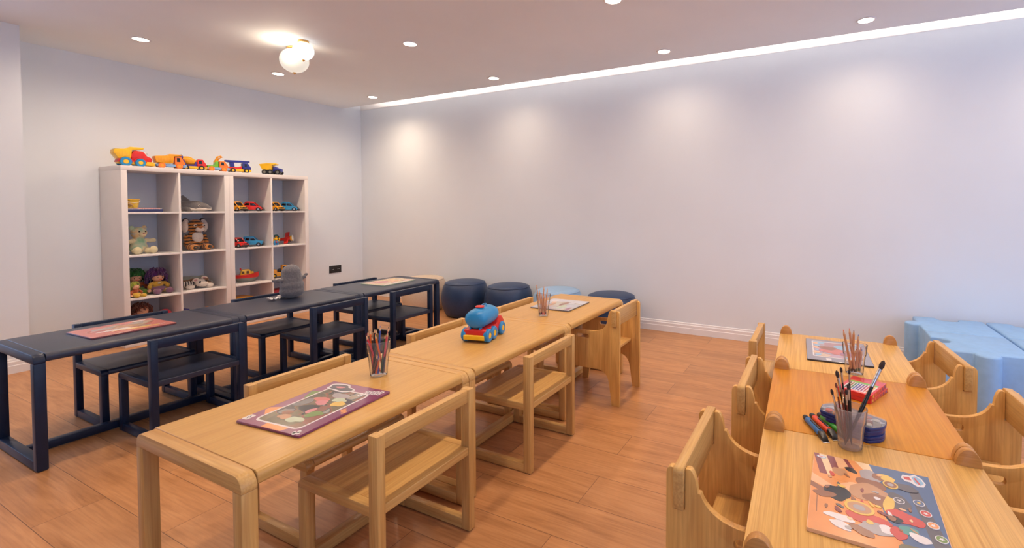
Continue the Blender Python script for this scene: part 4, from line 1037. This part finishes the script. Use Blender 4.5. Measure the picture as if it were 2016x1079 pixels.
# plane and figure beside it
t = thing('toy_plane', 'red and green toy plane with an eye on its tail, tilted in the cube', 'toy plane', (-1.125, -.215, ZS[2] + .050), rz=0, rot=(R(28), R(-8), R(-40)))
t.scale = (1.1, 1.1, 1.1)
bm = BM(); lathe(bm, [(0, -.075), (.006, -.07), (.014, -.03), (.021, .02), (.022, .045), (.016, .055), (0, .056)], 20, (0, 0, 0), (0, R(90), 0)); obj('fuselage', bm, RED, t)
bm = BM(); lathe(bm, [(.018, .040), (.026, .046), (.027, .060), (.0, .066)], 20, (0, 0, 0), (0, R(90), 0)); obj('nose', bm, YEL, t)
bm = BM(); torus(bm, (.062, 0, 0), .026, .0045, (0, R(90), 0)); obj('propeller_ring', bm, WHT, t)
bm = BM(); prism(bm, rpoly([(-.005, -.105, .008), (.030, -.105, .008), (.034, .105, .008), (-.002, .105, .008)]), .010, .016, 'z', b=.002); obj('wing', bm, RED, t)
tl = pr(t, 'tail_fin', rpoly([(-.076, .006, .004), (-.040, .008, .004), (-.050, .060, .014), (-.088, .062, .012)]), .007, pl('toy_teal', (.015, .12, .13)), .002)
for s in (-1, 1):
    bm = BM(); cyl(bm, (-.066, s * .0033, .040), (-.066, s * .0042, .040), .011, n=20); cyl(bm, (-.066, s * .004, .040), (-.066, s * .0048, .040), .006, n=16); obj('tail_eye', bm, AMB, tl)
for s in (-1, 1): wheel(t, (.030, s * .020, -.020), .010, .007, BLACK, YEL)
t = thing('toy_robot', 'small yellow and blue toy figure in front of the toy plane', 'toy figure', (-1.290, -.33, ZS[2] + e_), R(-20))
bm = BM(); box(bm, (-.020, -.014, .016), (.020, .014, .046), .005); obj('torso', bm, TBL, t)
bm = BM(); ell(bm, (0, 0, .062), (.017, .015, .016)); obj('head', bm, YEL, t)
for s in (-1, 1):
    bm = BM(); tube(bm, [(s * .020, 0, .042), (s * .030, -.006, .050), (s * .026, -.010, .074)], [.007, .006, .007]); obj('arm', bm, YEL, t)
    bm = BM(); box(bm, (s * .011 - .007, -.018, 0), (s * .011 + .007, .012, .017), .004); obj('leg', bm, TBL, t)
bm = BM(); ell(bm, (0, -.014, .032), (.009, .004, .010)); obj('chest_badge', bm, RED, t)

# boat
t = thing('toy_boat', 'red and grey toy boat with a yellow wheelhouse in the cube', 'toy boat', (-1.535, -.245, ZS[3] + e_), R(-18))
def hull(bm, z0, z1, k0, k1):
    n = 26; rows = []
    for z, k in ((z0, k0), (z0 + (z1 - z0) * .5, (k0 + k1) * .53), (z1, k1)):
        row = []
        for i in range(n):
            a = 2 * PI * i / n
            x = .105 * math.cos(a) * k; y = .048 * math.sin(a) * (1 - .30 * max(0, math.cos(a)) ** 2) * k
            sh = .022 * max(0, math.cos(a)) ** 2 if z > z0 + .001 else 0
            row.append(bm.verts.new((x, y, z + sh * (z - z0) / (z1 - z0))))
        rows.append(row)
    for a, c in zip(rows, rows[1:]):
        for i in range(n): bm.faces.new((a[i], a[(i + 1) % n], c[(i + 1) % n], c[i]))
    bm.faces.new(rows[0]); bm.faces.new(rows[-1])
bm = BM(); hull(bm, 0, .042, .66, .94); obj('keel', bm, GRY, t, ang=60)
bm = BM(); hull(bm, .040, .072, .95, 1.0)
obj('hull', bm, RED, t, ang=60)
wh = pr(t, 'wheelhouse', rpoly([(-.055, .066, .003), (.038, .066, .003), (.030, .122, .010), (-.040, .122, .010)]), .058, YEL, .005)
for s in (-1, 1):
    for x in (-.030, .008):
        bm = BM(); prism(bm, rpoly([(x - .011, .082, .003), (x + .011, .082, .003), (x + .010, .108, .003), (x - .010, .108, .003)], 3), s * .029 - .0006, s * .029 + .0006, 'y'); obj('window', bm, pl('dim_window', (.14, .07, .01)), wh)
pr(t, 'fore_deck', rpoly([(.036, .074, .002), (.062, .078, .002), (.058, .100, .004), (.036, .098, .004)]), .040, YEL, .003)
bm = BM(); cyl(bm, (-.046, 0, .118), (-.046, 0, .138), .008, .007, 14); obj('funnel', bm, RED, t)

# yellow digger behind the grey plush
t = thing('toy_digger', 'amber toy digger in the cube behind the grey plush', 'toy truck', (-1.215, -.24, ZS[3] + e_), R(-15))
pr(t, 'body', rpoly([(-.09, .016, .004), (.085, .016, .004), (.085, .056, .006), (-.09, .060, .006)]), .086, AMB, .004)
pr(t, 'engine_cover', rpoly([(-.086, .058, .003), (-.020, .058, .003), (-.026, .088, .006), (-.080, .092, .006)]), .06, AMB, .004)
pr(t, 'cab', rpoly([(.020, .056, .003), (.072, .056, .003), (.064, .130, .006), (.026, .130, .006)]), .06, AMB, .004)
pr(t, 'cab_window', rpoly([(.028, .074, .003), (.066, .074, .003), (.060, .118, .003), (.030, .118, .003)]), .0625, BLACK, .001)
pr(t, 'seat', rpoly([(-.012, .056, .003), (.016, .056, .003), (.014, .094, .004), (-.008, .084, .004)]), .04, BLACK, .003)
wheels(t, (-.056, .050), .024, BLACK, YEL, .02, .044)
# bottom row boxes
t = thing('toy_box', 'red toy crate with a yellow rim in the bottom cube behind the navy table', 'box', (-1.620, -.27, ZS[4] + e_), 0)
bm = BM(); box(bm, (-.080, -.09, 0), (.090, .09, .205), .006); obj('crate', bm, RED, t)
bm = BM(); box(bm, (-.083, -.093, .200), (.093, .093, .215), .004); obj('rim', bm, AMB, t)
t = thing('toy_box', 'dark red toy crate in the bottom right cube behind the grey plush', 'box', (-1.235, -.27, ZS[4] + e_), 0)
bm = BM(); box(bm, (-.10, -.08, 0), (.08, .08, .235), .006); obj('crate', bm, pl('crate_red', (.40, .012, .015)), t)
bm = BM(); box(bm, (-.102, -.082, .16), (.082, .082, .175), .003); obj('band', bm, DBL, t)

# bucket and toy keyboard
t = thing('toy_keyboard', 'dark blue and red toy keyboard lying in the top left cube', 'toy keyboard', (-2.335, -.285, ZS[1] + e_), R(-4))
bm = BM(); box(bm, (-.125, -.045, 0), (.115, .045, .024), .005); kb = obj('case', bm, pl('keyboard_navy', (.02, .025, .11)), t)
bm = BM(); box(bm, (-.120, .002, .0235), (.110, .044, .034), .004); obj('top_panel', bm, RED, t)
bm = BM()
for i in range(16): box(bm, (-.116 + .0142 * i, -.042, .0238), (-.104 + .0142 * i, -.002, .028), .001)
obj('keys', bm, WHT, t)
m_, t_, b_ = base('bucket_print', (.7, .45, .05), .35)
v_ = nz(t_, 'ShaderNodeTexVoronoi', Scale=48.0); t_.links.new(coords(t_), v_.inputs['Vector']); sp_ = nz(t_, 'ShaderNodeSeparateColor'); t_.links.new(v_.outputs['Color'], sp_.inputs[0])
t_.links.new(ramp(t_, sp_.outputs[0], [(0, (.72, .46, .03)), (.5, (.70, .45, .04)), (.62, (.22, .12, .04)), (.7, (.74, .50, .06)), (.85, (.5, .32, .30)), (1, (.7, .44, .03))]), b_.inputs['Base Color'])
t = thing('bucket', 'yellow printed bucket standing on the toy keyboard', 'bucket', (-2.405, -.275, ZS[1] + .0345), 0)
bm = BM(); lathe(bm, [(0, .001), (.036, .001), (.038, .004), (.047, .068), (.045, .068), (.036, .006), (0, .006)], 32); obj('pail', bm, m_, t)
bm = BM(); torus(bm, (0, 0, .068), .0475, .0028, n=32); obj('rim', bm, YEL, t)
bm = BM(); tube(bm, [(.047 * math.cos(a), -.012 - .038 * math.sin(a), .064 - .022 * math.sin(a)) for a in [PI * k / 12 for k in range(13)]], .0016); obj('handle', bm, WHT, t)

# ------------------------------------------------------------------ plush animals and dolls
def fur(name, c1, c2, sc_=70, bmp=.5, rough=.9):
    m, t, b = base(name, c1, rough)
    b.inputs['Sheen Weight'].default_value = .35
    n = nz(t, 'ShaderNodeTexNoise', Scale=sc_, Detail=5.0, Roughness=.7); t.links.new(coords(t), n.inputs['Vector'])
    t.links.new(ramp(t, n.outputs['Fac'], [(.32, c2), (.66, c1)]), b.inputs['Base Color'])
    f = nz(t, 'ShaderNodeTexNoise', Scale=sc_ * 5, Detail=3.0); t.links.new(coords(t), f.inputs['Vector'])
    bump(t, b, f.outputs['Fac'], bmp, .004)
    return m
def striped(name, c1, c2, axis, scale, width=.42, dist=4):
    m, t, b = base(name, c1, .9)
    b.inputs['Sheen Weight'].default_value = .3
    wv = nz(t, 'ShaderNodeTexWave', wave_type='BANDS', bands_direction=axis); wv.inputs['Scale'].default_value = scale; wv.inputs['Distortion'].default_value = dist; wv.inputs['Detail'].default_value = 2; wv.inputs['Detail Scale'].default_value = 1.6
    t.links.new(coords(t), wv.inputs['Vector'])
    t.links.new(ramp(t, wv.outputs['Fac'], [(0, c2), (width - .05, c2), (width + .05, c1), (1, c1)]), b.inputs['Base Color'])
    f = nz(t, 'ShaderNodeTexNoise', Scale=300.0); t.links.new(coords(t), f.inputs['Vector']); bump(t, b, f.outputs['Fac'], .4, .003)
    return m
F_GREY = fur('grey_plush', (.165, .155, .165), (.095, .088, .095), 120)
F_WHITE = fur('white_plush', (.66, .58, .50), (.55, .47, .40))
F_CREAM = fur('cream_plush', (.66, .56, .34), (.56, .50, .30))
F_DOLPH = fur('dolphin_grey', (.16, .145, .145), (.12, .11, .11)); F_DARK = fur('dark_plush', (.03, .02, .018), (.015, .01, .01))
TIG = striped('tiger_plush', (.48, .17, .028), (.02, .012, .008), 'Z', 11, .40, 3.5)
TIGP = striped('tiger_paw', (.46, .17, .03), (.02, .012, .008), 'Y', 14, .30, 3)
ZEB = striped('zebra_plush', (.62, .55, .47), (.03, .02, .018), 'X', 17, .45, 2.0)
EYE = plain('glass_eye', (.006, .005, .006), .08)

# grey plush seen from behind on the navy table
t = thing('plush_penguin', 'grey furry plush toy seen from behind on the middle navy table', 'plush toy', (-2.215, -2.085, TH + .0005), R(3))
blob('body', [((0, 0, .050), (.082, .064, .052)), ((0, -.002, .085), (.080, .062, .060)), ((0, 0, .120), (.070, .057, .056)), ((0, .002, .150), (.063, .056, .052)), ((0, .004, .172), (.061, .056, .058)), ((0, .004, .187), (.050, .047, .044))], F_GREY, t, .0045, sm=8, fuzz=.004)
blob('flipper', [((-.062, 0, .128), (.020, .014, .014)), ((-.090, .002, .130), (.026, .012, .014)), ((-.118, .004, .133), (.018, .010, .012))], F_GREY, t, .004, fuzz=.002)
blob('flipper', [((.062, 0, .122), (.020, .014, .016)), ((.086, .002, .132), (.024, .012, .013)), ((.110, .004, .148), (.016, .010, .010))], F_GREY, t, .004, fuzz=.002)
for s in (-1, 1): blob('foot', [((s * .034, .058, .012), (.026, .034, .0115))], F_WHITE, t, .004)
tl = blob('snout', [((0, .056, .165), (.022, .018, .014))], F_WHITE, t, .004)
for s in (-1, 1):
    bm = BM(); ell(bm, (s * .026, .055, .182), .006); obj('eye', bm, EYE, t)
bm = BM()
rnd = random.Random(5)
g = [[bm.verts.new((-.150 + .070 * i / 7, -.005 + .045 * j / 5, .004 + .016 * rnd.random() + .006 * math.sin(i))) for j in range(6)] for i in range(8)]
for i in range(7):
    for j in range(5): bm.faces.new((g[i][j], g[i + 1][j], g[i + 1][j + 1], g[i][j + 1]))
tgm = plain('tag_white', (.62, .60, .58), .25)
tg = obj('crinkled_tag', bm, tgm, t); tg['label'] = 'crinkled white tag'; sdm = tg.modifiers.new('thick', 'SOLIDIFY'); sdm.thickness = .0012

# dolphin
t = thing('plush_dolphin', 'grey plush dolphin with a white belly in the top row', 'plush toy', (-1.972, -.225, ZS[1] + e_), R(-33))
t.scale = (.93, .93, .95)
blob('body', [((-.10, .0, .045), (.055, .042, .042)), ((-.04, 0, .054), (.080, .052, .052)), ((.03, 0, .054), (.075, .054, .052)), ((.085, 0, .045), (.055, .044, .040)), ((.125, 0, .034), (.035, .028, .020))], F_DOLPH, t, .006)
blob('belly', [((-.02, -.012, .024), (.090, .046, .022)), ((.07, -.004, .025), (.065, .046, .023)), ((.118, 0, .024), (.042, .030, .014))], F_WHITE, t, .005)
bm = BM(); prism(bm, rpoly([(-.075, .085, .004), (.000, .098, .004), (-.062, .158, .010), (-.076, .150, .006)]), -.008, .008, 'y', b=.006, seg=3); obj('dorsal_fin', bm, F_DOLPH, t)
for s in (-1, 1):
    bm = BM(); ell(bm, (-.035, s * .058, .026), (.050, .014, .022), (0, R(18), s * R(18))); obj('flipper', bm, F_DOLPH, t)
    bm = BM(); ell(bm, (.068, s * .049, .056), (.009, .005, .009)); e = obj('eye', bm, F_WHITE, t)
    bm = BM(); ell(bm, (.070, s * .053, .056), (.005, .004, .005)); obj('pupil', bm, EYE, e)
bm = BM(); prism(bm, rpoly([(-.145, -.07, .012), (-.17, 0, .0), (-.145, .07, .012), (-.11, .01, 0), (-.11, -.01, 0)]), .03, .045, 'z', b=.005); obj('tail_fluke', bm, F_DOLPH, t)

# tie dye bear
m_, t_, b_ = base('tie_dye_plush', (.6, .6, .4), .9)
n_ = nz(t_, 'ShaderNodeTexNoise', Scale=11.0, Detail=2.0); t_.links.new(coords(t_), n_.inputs['Vector'])
t_.links.new(ramp(t_, n_.outputs['Fac'], [(.30, (.22, .42, .25)), (.42, (.42, .52, .36)), (.5, (.60, .54, .34)), (.58, (.62, .44, .22)), (.68, (.42, .50, .46))]), b_.inputs['Base Color'])
f_ = nz(t_, 'ShaderNodeTexNoise', Scale=320.0); t_.links.new(coords(t_), f_.inputs['Vector']); bump(t_, b_, f_.outputs['Fac'], .4, .003)
TIE = m_
t = thing('plush_bear', 'pastel yellow and green plush bear sitting in the second row', 'plush toy', (-2.359, -.245, ZS[2] + e_), R(12))
t.scale = (.87, .87, .90)
blob('body', [((0, 0, .055), (.075, .060, .055)), ((0, 0, .10), (.062, .052, .055)), ((0, 0, .145), (.040, .038, .030)), ((0, -.006, .195), (.064, .056, .056))], TIE, t, .006, sm=8, fuzz=.002)
for s in (-1, 1):
    bm = BM(); ell(bm, (s * .052, .002, .240), (.022, .014, .022)); obj('ear', bm, TIE, t)
    blob('arm', [((s * .055, -.012, .122), (.026, .022, .022)), ((s * .085, -.020, .118), (.026, .020, .020)), ((s * .110, -.024, .120), (.024, .020, .021))], F_CREAM, t, .005, fuzz=.002)
    blob('leg', [((s * .050, -.050, .030), (.034, .040, .028)), ((s * .068, -.092, .036), (.034, .024, .036))], F_CREAM, t, .005, fuzz=.002)
    bm = BM(); ell(bm, (s * .026, -.056, .208), .0068); obj('eye', bm, EYE, t)
bm = BM(); ell(bm, (0, -.056, .182), (.030, .022, .023)); mz_ = obj('muzzle', bm, F_CREAM, t)
bm = BM(); ell(bm, (0, -.077, .191), (.011, .006, .007)); obj('nose', bm, fur('nose_pink', (.45, .22, .16), (.4, .18, .12)), mz_)

# tiger
t = thing('plush_tiger', 'orange striped plush tiger sitting in the second row', 'plush toy', (-1.952, -.225, ZS[2] + e_), R(8))
blob('body', [((0, .010, .062), (.082, .066, .062)), ((0, 0, .115), (.068, .054, .050)), ((0, -.006, .150), (.050, .045, .035))], TIG, t, .006, sm=8, fuzz=.002)
h = blob('head', [((0, -.012, .212), (.070, .062, .060)), ((0, -.014, .238), (.055, .050, .042))], TIG, t, .006, sm=6, fuzz=.002)
for s in (-1, 1):
    bm = BM(); ell(bm, (s * .082, -.004, .215), (.024, .030, .055)); obj('cheek_fur', bm, F_WHITE, h)
    bm = BM(); ell(bm, (s * .070, .004, .262), (.028, .015, .030)); er = obj('ear', bm, F_DARK, h)
    bm = BM(); ell(bm, (s * .072, -.006, .260), (.021, .010, .023)); obj('ear_lining', bm, F_WHITE, er)
    bm = BM(); ell(bm, (s * .036, -.070, .226), (.014, .007, .011)); ey = obj('eye_patch', bm, F_WHITE, h)
    bm = BM(); ell(bm, (s * .036, -.076, .224), .0062); obj('eye', bm, EYE, ey)
    blob('leg', [((s * .060, -.045, .032), (.036, .050, .031)), ((s * .056, -.090, .027), (.036, .026, .0265))], TIGP, t, .006, fuzz=.002)
    blob('arm', [((s * .074, -.010, .110), (.024, .024, .036)), ((s * .078, -.030, .078), (.022, .024, .030))], TIG, t, .006)
bm = BM(); ell(bm, (.0, -.070, .186), (.036, .022, .020)); ell(bm, (-.018, -.076, .190), (.020, .016, .016)); ell(bm, (.018, -.076, .190), (.020, .016, .016)); mz_ = obj('muzzle', bm, F_WHITE, h)
bm = BM(); ell(bm, (0, -.080, .206), (.020, .010, .012)); obj('nose', bm, fur('nose_brown', (.35, .12, .03), (.3, .1, .02)), h)
bm = BM(); ell(bm, (0, -.040, .118), (.046, .026, .052)); obj('chest', bm, F_WHITE, t)
bm = BM(); tube(bm, [(.05, .05, .02), (.10, .02, .018), (.115, -.03, .018), (.120, -.055, .022)], [.014, .016, .016, .012], 10); obj('tail', bm, TIGP, t)

# zebra cushion with a blanket
t = thing('plush_zebra', 'plush zebra lying under a grey green blanket in the third row', 'plush toy', (-1.975, -.225, ZS[3] + e_), R(-14))
blob('body', [((-.045, .02, .042), (.080, .065, .042)), ((.01, .02, .042), (.070, .060, .040))], ZEB, t, .006)
h = blob('head', [((.050, -.040, .050), (.046, .044, .036)), ((.065, -.066, .040), (.040, .032, .027))], F_WHITE, t, .005)
for s, c in ((-1, (.012, -.050, .078)), (1, (.082, -.024, .088))):
    bm = BM(); ell(bm, c, (.024, .010, .018), (0, s * R(20), 0)); er = obj('ear', bm, F_WHITE, h)
    bm = BM(); ell(bm, (c[0], c[1] - .006, c[2]), (.015, .006, .010), (0, s * R(20), 0)); obj('ear_lining', bm, fur('ear_pink', (.45, .22, .22), (.4, .2, .2)), er)
for c in ((.040, -.080, .060), (.082, -.072, .062)):
    bm = BM(); ell(bm, c, (.009, .006, .010)); obj('eye', bm, EYE, h)
for c in ((-.030, -.070, .022), (.110, -.055, .022)):
    bm = BM(); ell(bm, c, (.034, .032, .022), (0, 0, R(20))); obj('paw', bm, F_WHITE, t)
BLK = fur('blanket_sage', (.20, .22, .19), (.15, .17, .15)); BLB = fur('blanket_brown', (.17, .08, .035), (.12, .055, .025))
bk = blob('blanket', [((-.06, .05, .078), (.080, .070, .030)), ((.01, .045, .086), (.060, .060, .022)), ((.075, .030, .070), (.050, .050, .040)), ((.125, .020, .030), (.030, .042, .030))], BLK, t, .006)
blob('blanket_lining', [((-.06, -.006, .072), (.070, .022, .012)), ((.010, -.014, .082), (.040, .020, .012)), ((.085, -.008, .074), (.032, .030, .030)), ((.120, -.020, .030), (.020, .022, .026))], BLB, bk, .005)

# yarn haired dolls
SKIN = plain('doll_skin', (.62, .33, .20), .7, .05)
def yarn(t, c, r, mat, n, seed, drop=.06, th=.0045, curl=.008):
    rnd = random.Random(seed); bm = BM()
    ell(bm, (c[0], c[1] + .012, c[2] + .006), (r * .98, r * .90, r * .92))
    for i in range(n):
        a = rnd.uniform(-PI, PI); el_ = rnd.uniform(.0, 1.0); front = max(0, math.cos(a + PI / 2))
        if abs(a + PI / 2) < .95 and el_ < .62: continue
        pts = []
        k0 = rnd.uniform(-.6, .6) * (1 - .7 * front)
        for s in range(7):
            f = s / 6
            rr = r * (1.02 + .22 * f); ph = el_ * 1.2 * (1 - f) + (1 - f) * .25 - f * .35
            pts.append((c[0] + rr * math.cos(a + k0 * f) * math.cos(ph) + rnd.uniform(-1, 1) * curl, c[1] + .01 + rr * math.sin(a + k0 * f) * math.cos(ph) * .9 + rnd.uniform(-1, 1) * curl, c[2] + rr * math.sin(ph) - drop * f * f * (1 - front) + .030 * front * f + rnd.uniform(-1, 1) * curl))
        tube(bm, pts, th, 5)
    return obj('yarn_hair', bm, mat, t, ang=80)
def doll(label, loc, rz, hairm, shirt, legm, shoem, hair_r, seed, drop, spread=1.0, badge=True, sz=.92):
    t = thing('rag_doll', label, 'doll', loc, rz, 'rag dolls with yarn hair')
    blob('body', [((0, .01, .045), (.050, .040, .042)), ((0, .008, .085), (.050, .036, .035)), ((0, .004, .108), (.030, .028, .022)), ((-.052, -.006, .092), (.020, .018, .018)), ((-.070, -.020, .066), (.019, .018, .024)), ((.052, -.006, .092), (.020, .018, .018)), ((.072, -.016, .068), (.019, .018, .024))], shirt, t, .005, sm=5)
    bm = BM(); ell(bm, (0, -.008, .148), (.046, .040, .038), u=28, v=18); h = obj('head', bm, SKIN, t)
    for s in (-1, 1):
        bm = BM(); ell(bm, (s * .017, -.044, .150), .0042); obj('eye', bm, EYE, h)
        blob('hand', [((s * .082, -.034, .036), (.018, .018, .013)), ((s * .092, -.048, .030), (.009, .012, .007)), ((s * .082, -.052, .029), (.006, .012, .006))], SKIN, t, .0035)
        blob('leg', [((s * .030, -.020, .030), (.024, .030, .024)), ((s * .042 * spread, -.055, .026), (.020, .028, .020))], legm, t, .005)
        blob('shoe', [((s * .048 * spread, -.092, .027), (.031, .032, .0265))], shoem, t, .005)
    bm = BM(); tube(bm, [(-.010, -.049, .134), (0, -.052, .131), (.010, -.049, .134)], .002); obj('mouth', bm, RED, h)
    sk = blob('skirt', [((0, -.005, .040), (.068, .056, .030))], shoem, t, .005)
    if badge:
        bm = BM(); ell(bm, (0, -.0285, .096), (.013, .004, .007)); obj('name_patch', bm, F_WHITE, t)
    yarn(t, (0, .004, .172), hair_r, hairm, 95, seed, drop)
    t.scale = (sz, sz, sz)
    return t
doll('rag doll with purple yarn hair and yellow shirt in the third row', (-2.240, -.245, ZS[3] + e_), R(6), fur('purple_yarn', (.105, .012, .15), (.05, .005, .075), 200), fur('mustard_knit', (.60, .34, .03), (.5, .27, .02)), fur('mustard_leg', (.56, .36, .05), (.48, .3, .04)), fur('mauve_felt', (.21, .09, .15), (.16, .065, .115)), .064, 2, .045)
doll('rag doll with green yarn hair and orange shirt, behind the purple haired one', (-2.352, -.150, ZS[3] + e_), R(-6), fur('green_yarn', (.02, .20, .025), (.01, .10, .012), 200), fur('rust_knit', (.42, .08, .012), (.34, .06, .01)), fur('lime_leg', (.20, .36, .03), (.16, .3, .02)), fur('lime_felt', (.19, .33, .035), (.15, .27, .025)), .062, 5, .03)
doll('rag doll with yellow green hair, half hidden at the left edge of its cube', (-2.420, -.330, ZS[3] + e_), R(20), fur('yellow_yarn', (.42, .46, .04), (.3, .34, .03), 200), fur('rust_knit_two', (.40, .08, .012), (.32, .06, .01)), fur('yellow_leg', (.62, .40, .03), (.52, .32, .02)), fur('yellow_felt', (.62, .38, .025), (.52, .31, .02)), .050, 9, .02, 1.0, False, .57)
# bottom row, mostly behind the navy table
t = thing('rag_doll', 'red haired rag doll lying in the bottom left cube behind the navy chair', 'doll', (-2.345, -.22, ZS[4] + e_), R(10))
blob('body', [((0, 0, .10), (.075, .06, .10)), ((0, 0, .17), (.060, .05, .05))], fur('crimson_knit', (.42, .015, .02), (.34, .01, .015)), t, .007)
bm = BM(); ell(bm, (0, -.01, .215), (.045, .042, .040)); obj('head', bm, SKIN, t)
yarn(t, (0, 0, .220), .060, fur('auburn_yarn', (.22, .045, .015), (.10, .02, .01), 200), 90, 11, .05, .004, .014)
t = thing('cushion', 'bright red cushion beside the red haired doll in the bottom left cube', 'cushion', (-2.205, -.27, ZS[4] + e_), R(-6))
blob('cover', [((0, 0, .07), (.060, .05, .068)), ((0, 0, .15), (.055, .045, .060))], fur('scarlet_cloth', (.62, .012, .045), (.55, .01, .035)), t, .007)
t = thing('toy_dome', 'dark blue toy dome in the bottom cube below the plush zebra', 'toy', (-2.068, -.28, ZS[4] + e_), 0)
bm = BM(); lathe(bm, [(0, 0), (.045, 0), (.048, .01), (.046, .15), (.036, .178), (0, .190)], 28); obj('dome', bm, DBL, t)
bm = BM(); torus(bm, (0, 0, .012), .049, .004, n=28); obj('rim', bm, DBL, t)
t = thing('toy_duck', 'small orange toy peeking up in the bottom cube below the plush zebra', 'toy', (-1.870, -.22, ZS[4] + e_), R(-20))
blob('body', [((0, 0, .05), (.05, .04, .05)), ((0, 0, .10), (.035, .03, .04)), ((.006, -.004, .145), (.022, .020, .022))], pl('duck_amber', (.85, .30, .02)), t, .006)
bm = BM(); cyl(bm, (.006, -.022, .143), (.006, -.042, .141), .009, .003, 12); obj('beak', bm, RED, t)
for s in (-1, 1):
    bm = BM(); ell(bm, (.006 + s * .010, -.018, .152), .003); obj('eye', bm, EYE, t)

# ------------------------------------------------------------------ camera and view
cam = bpy.data.cameras.new('camera')
co = bpy.data.objects.new('camera', cam); COL.objects.link(co)
FPX, PXC, PYC = 925.7635, 1149.3288, 435.6053
yaw, pitch, roll = 1.10899, -.0285335, .00039
fw = Vector((math.sin(yaw) * math.cos(pitch), math.cos(yaw) * math.cos(pitch), math.sin(pitch)))
rt = Vector((math.cos(yaw), -math.sin(yaw), 0)); up = rt.cross(fw)
r2 = rt * math.cos(roll) + up * math.sin(roll); u2 = -rt * math.sin(roll) + up * math.cos(roll)
Mx = Matrix((r2, u2, -fw)).transposed().to_4x4(); Mx.translation = Vector((-4.22102, -5.34697, 1.12735))
co.matrix_world = Mx
cam.sensor_width = 36; cam.sensor_fit = 'HORIZONTAL'
cam.lens = FPX / 2016 * 36
cam.shift_x = (1008 - PXC) / 2016; cam.shift_y = (PYC - 539.5) / 2016
cam.clip_start = .02
sc.camera = co
sc.view_settings.view_transform = 'Standard'; sc.view_settings.look = 'None'
sc.view_settings.exposure = 0.22; sc.view_settings.gamma = 1.0; sc.view_settings.use_curve_mapping = False
sc.cycles.use_denoising = True
sc.cycles.max_bounces = 10; sc.cycles.diffuse_bounces = 6; sc.cycles.transparent_max_bounces = 16
sc.cycles.sample_clamp_indirect = 6
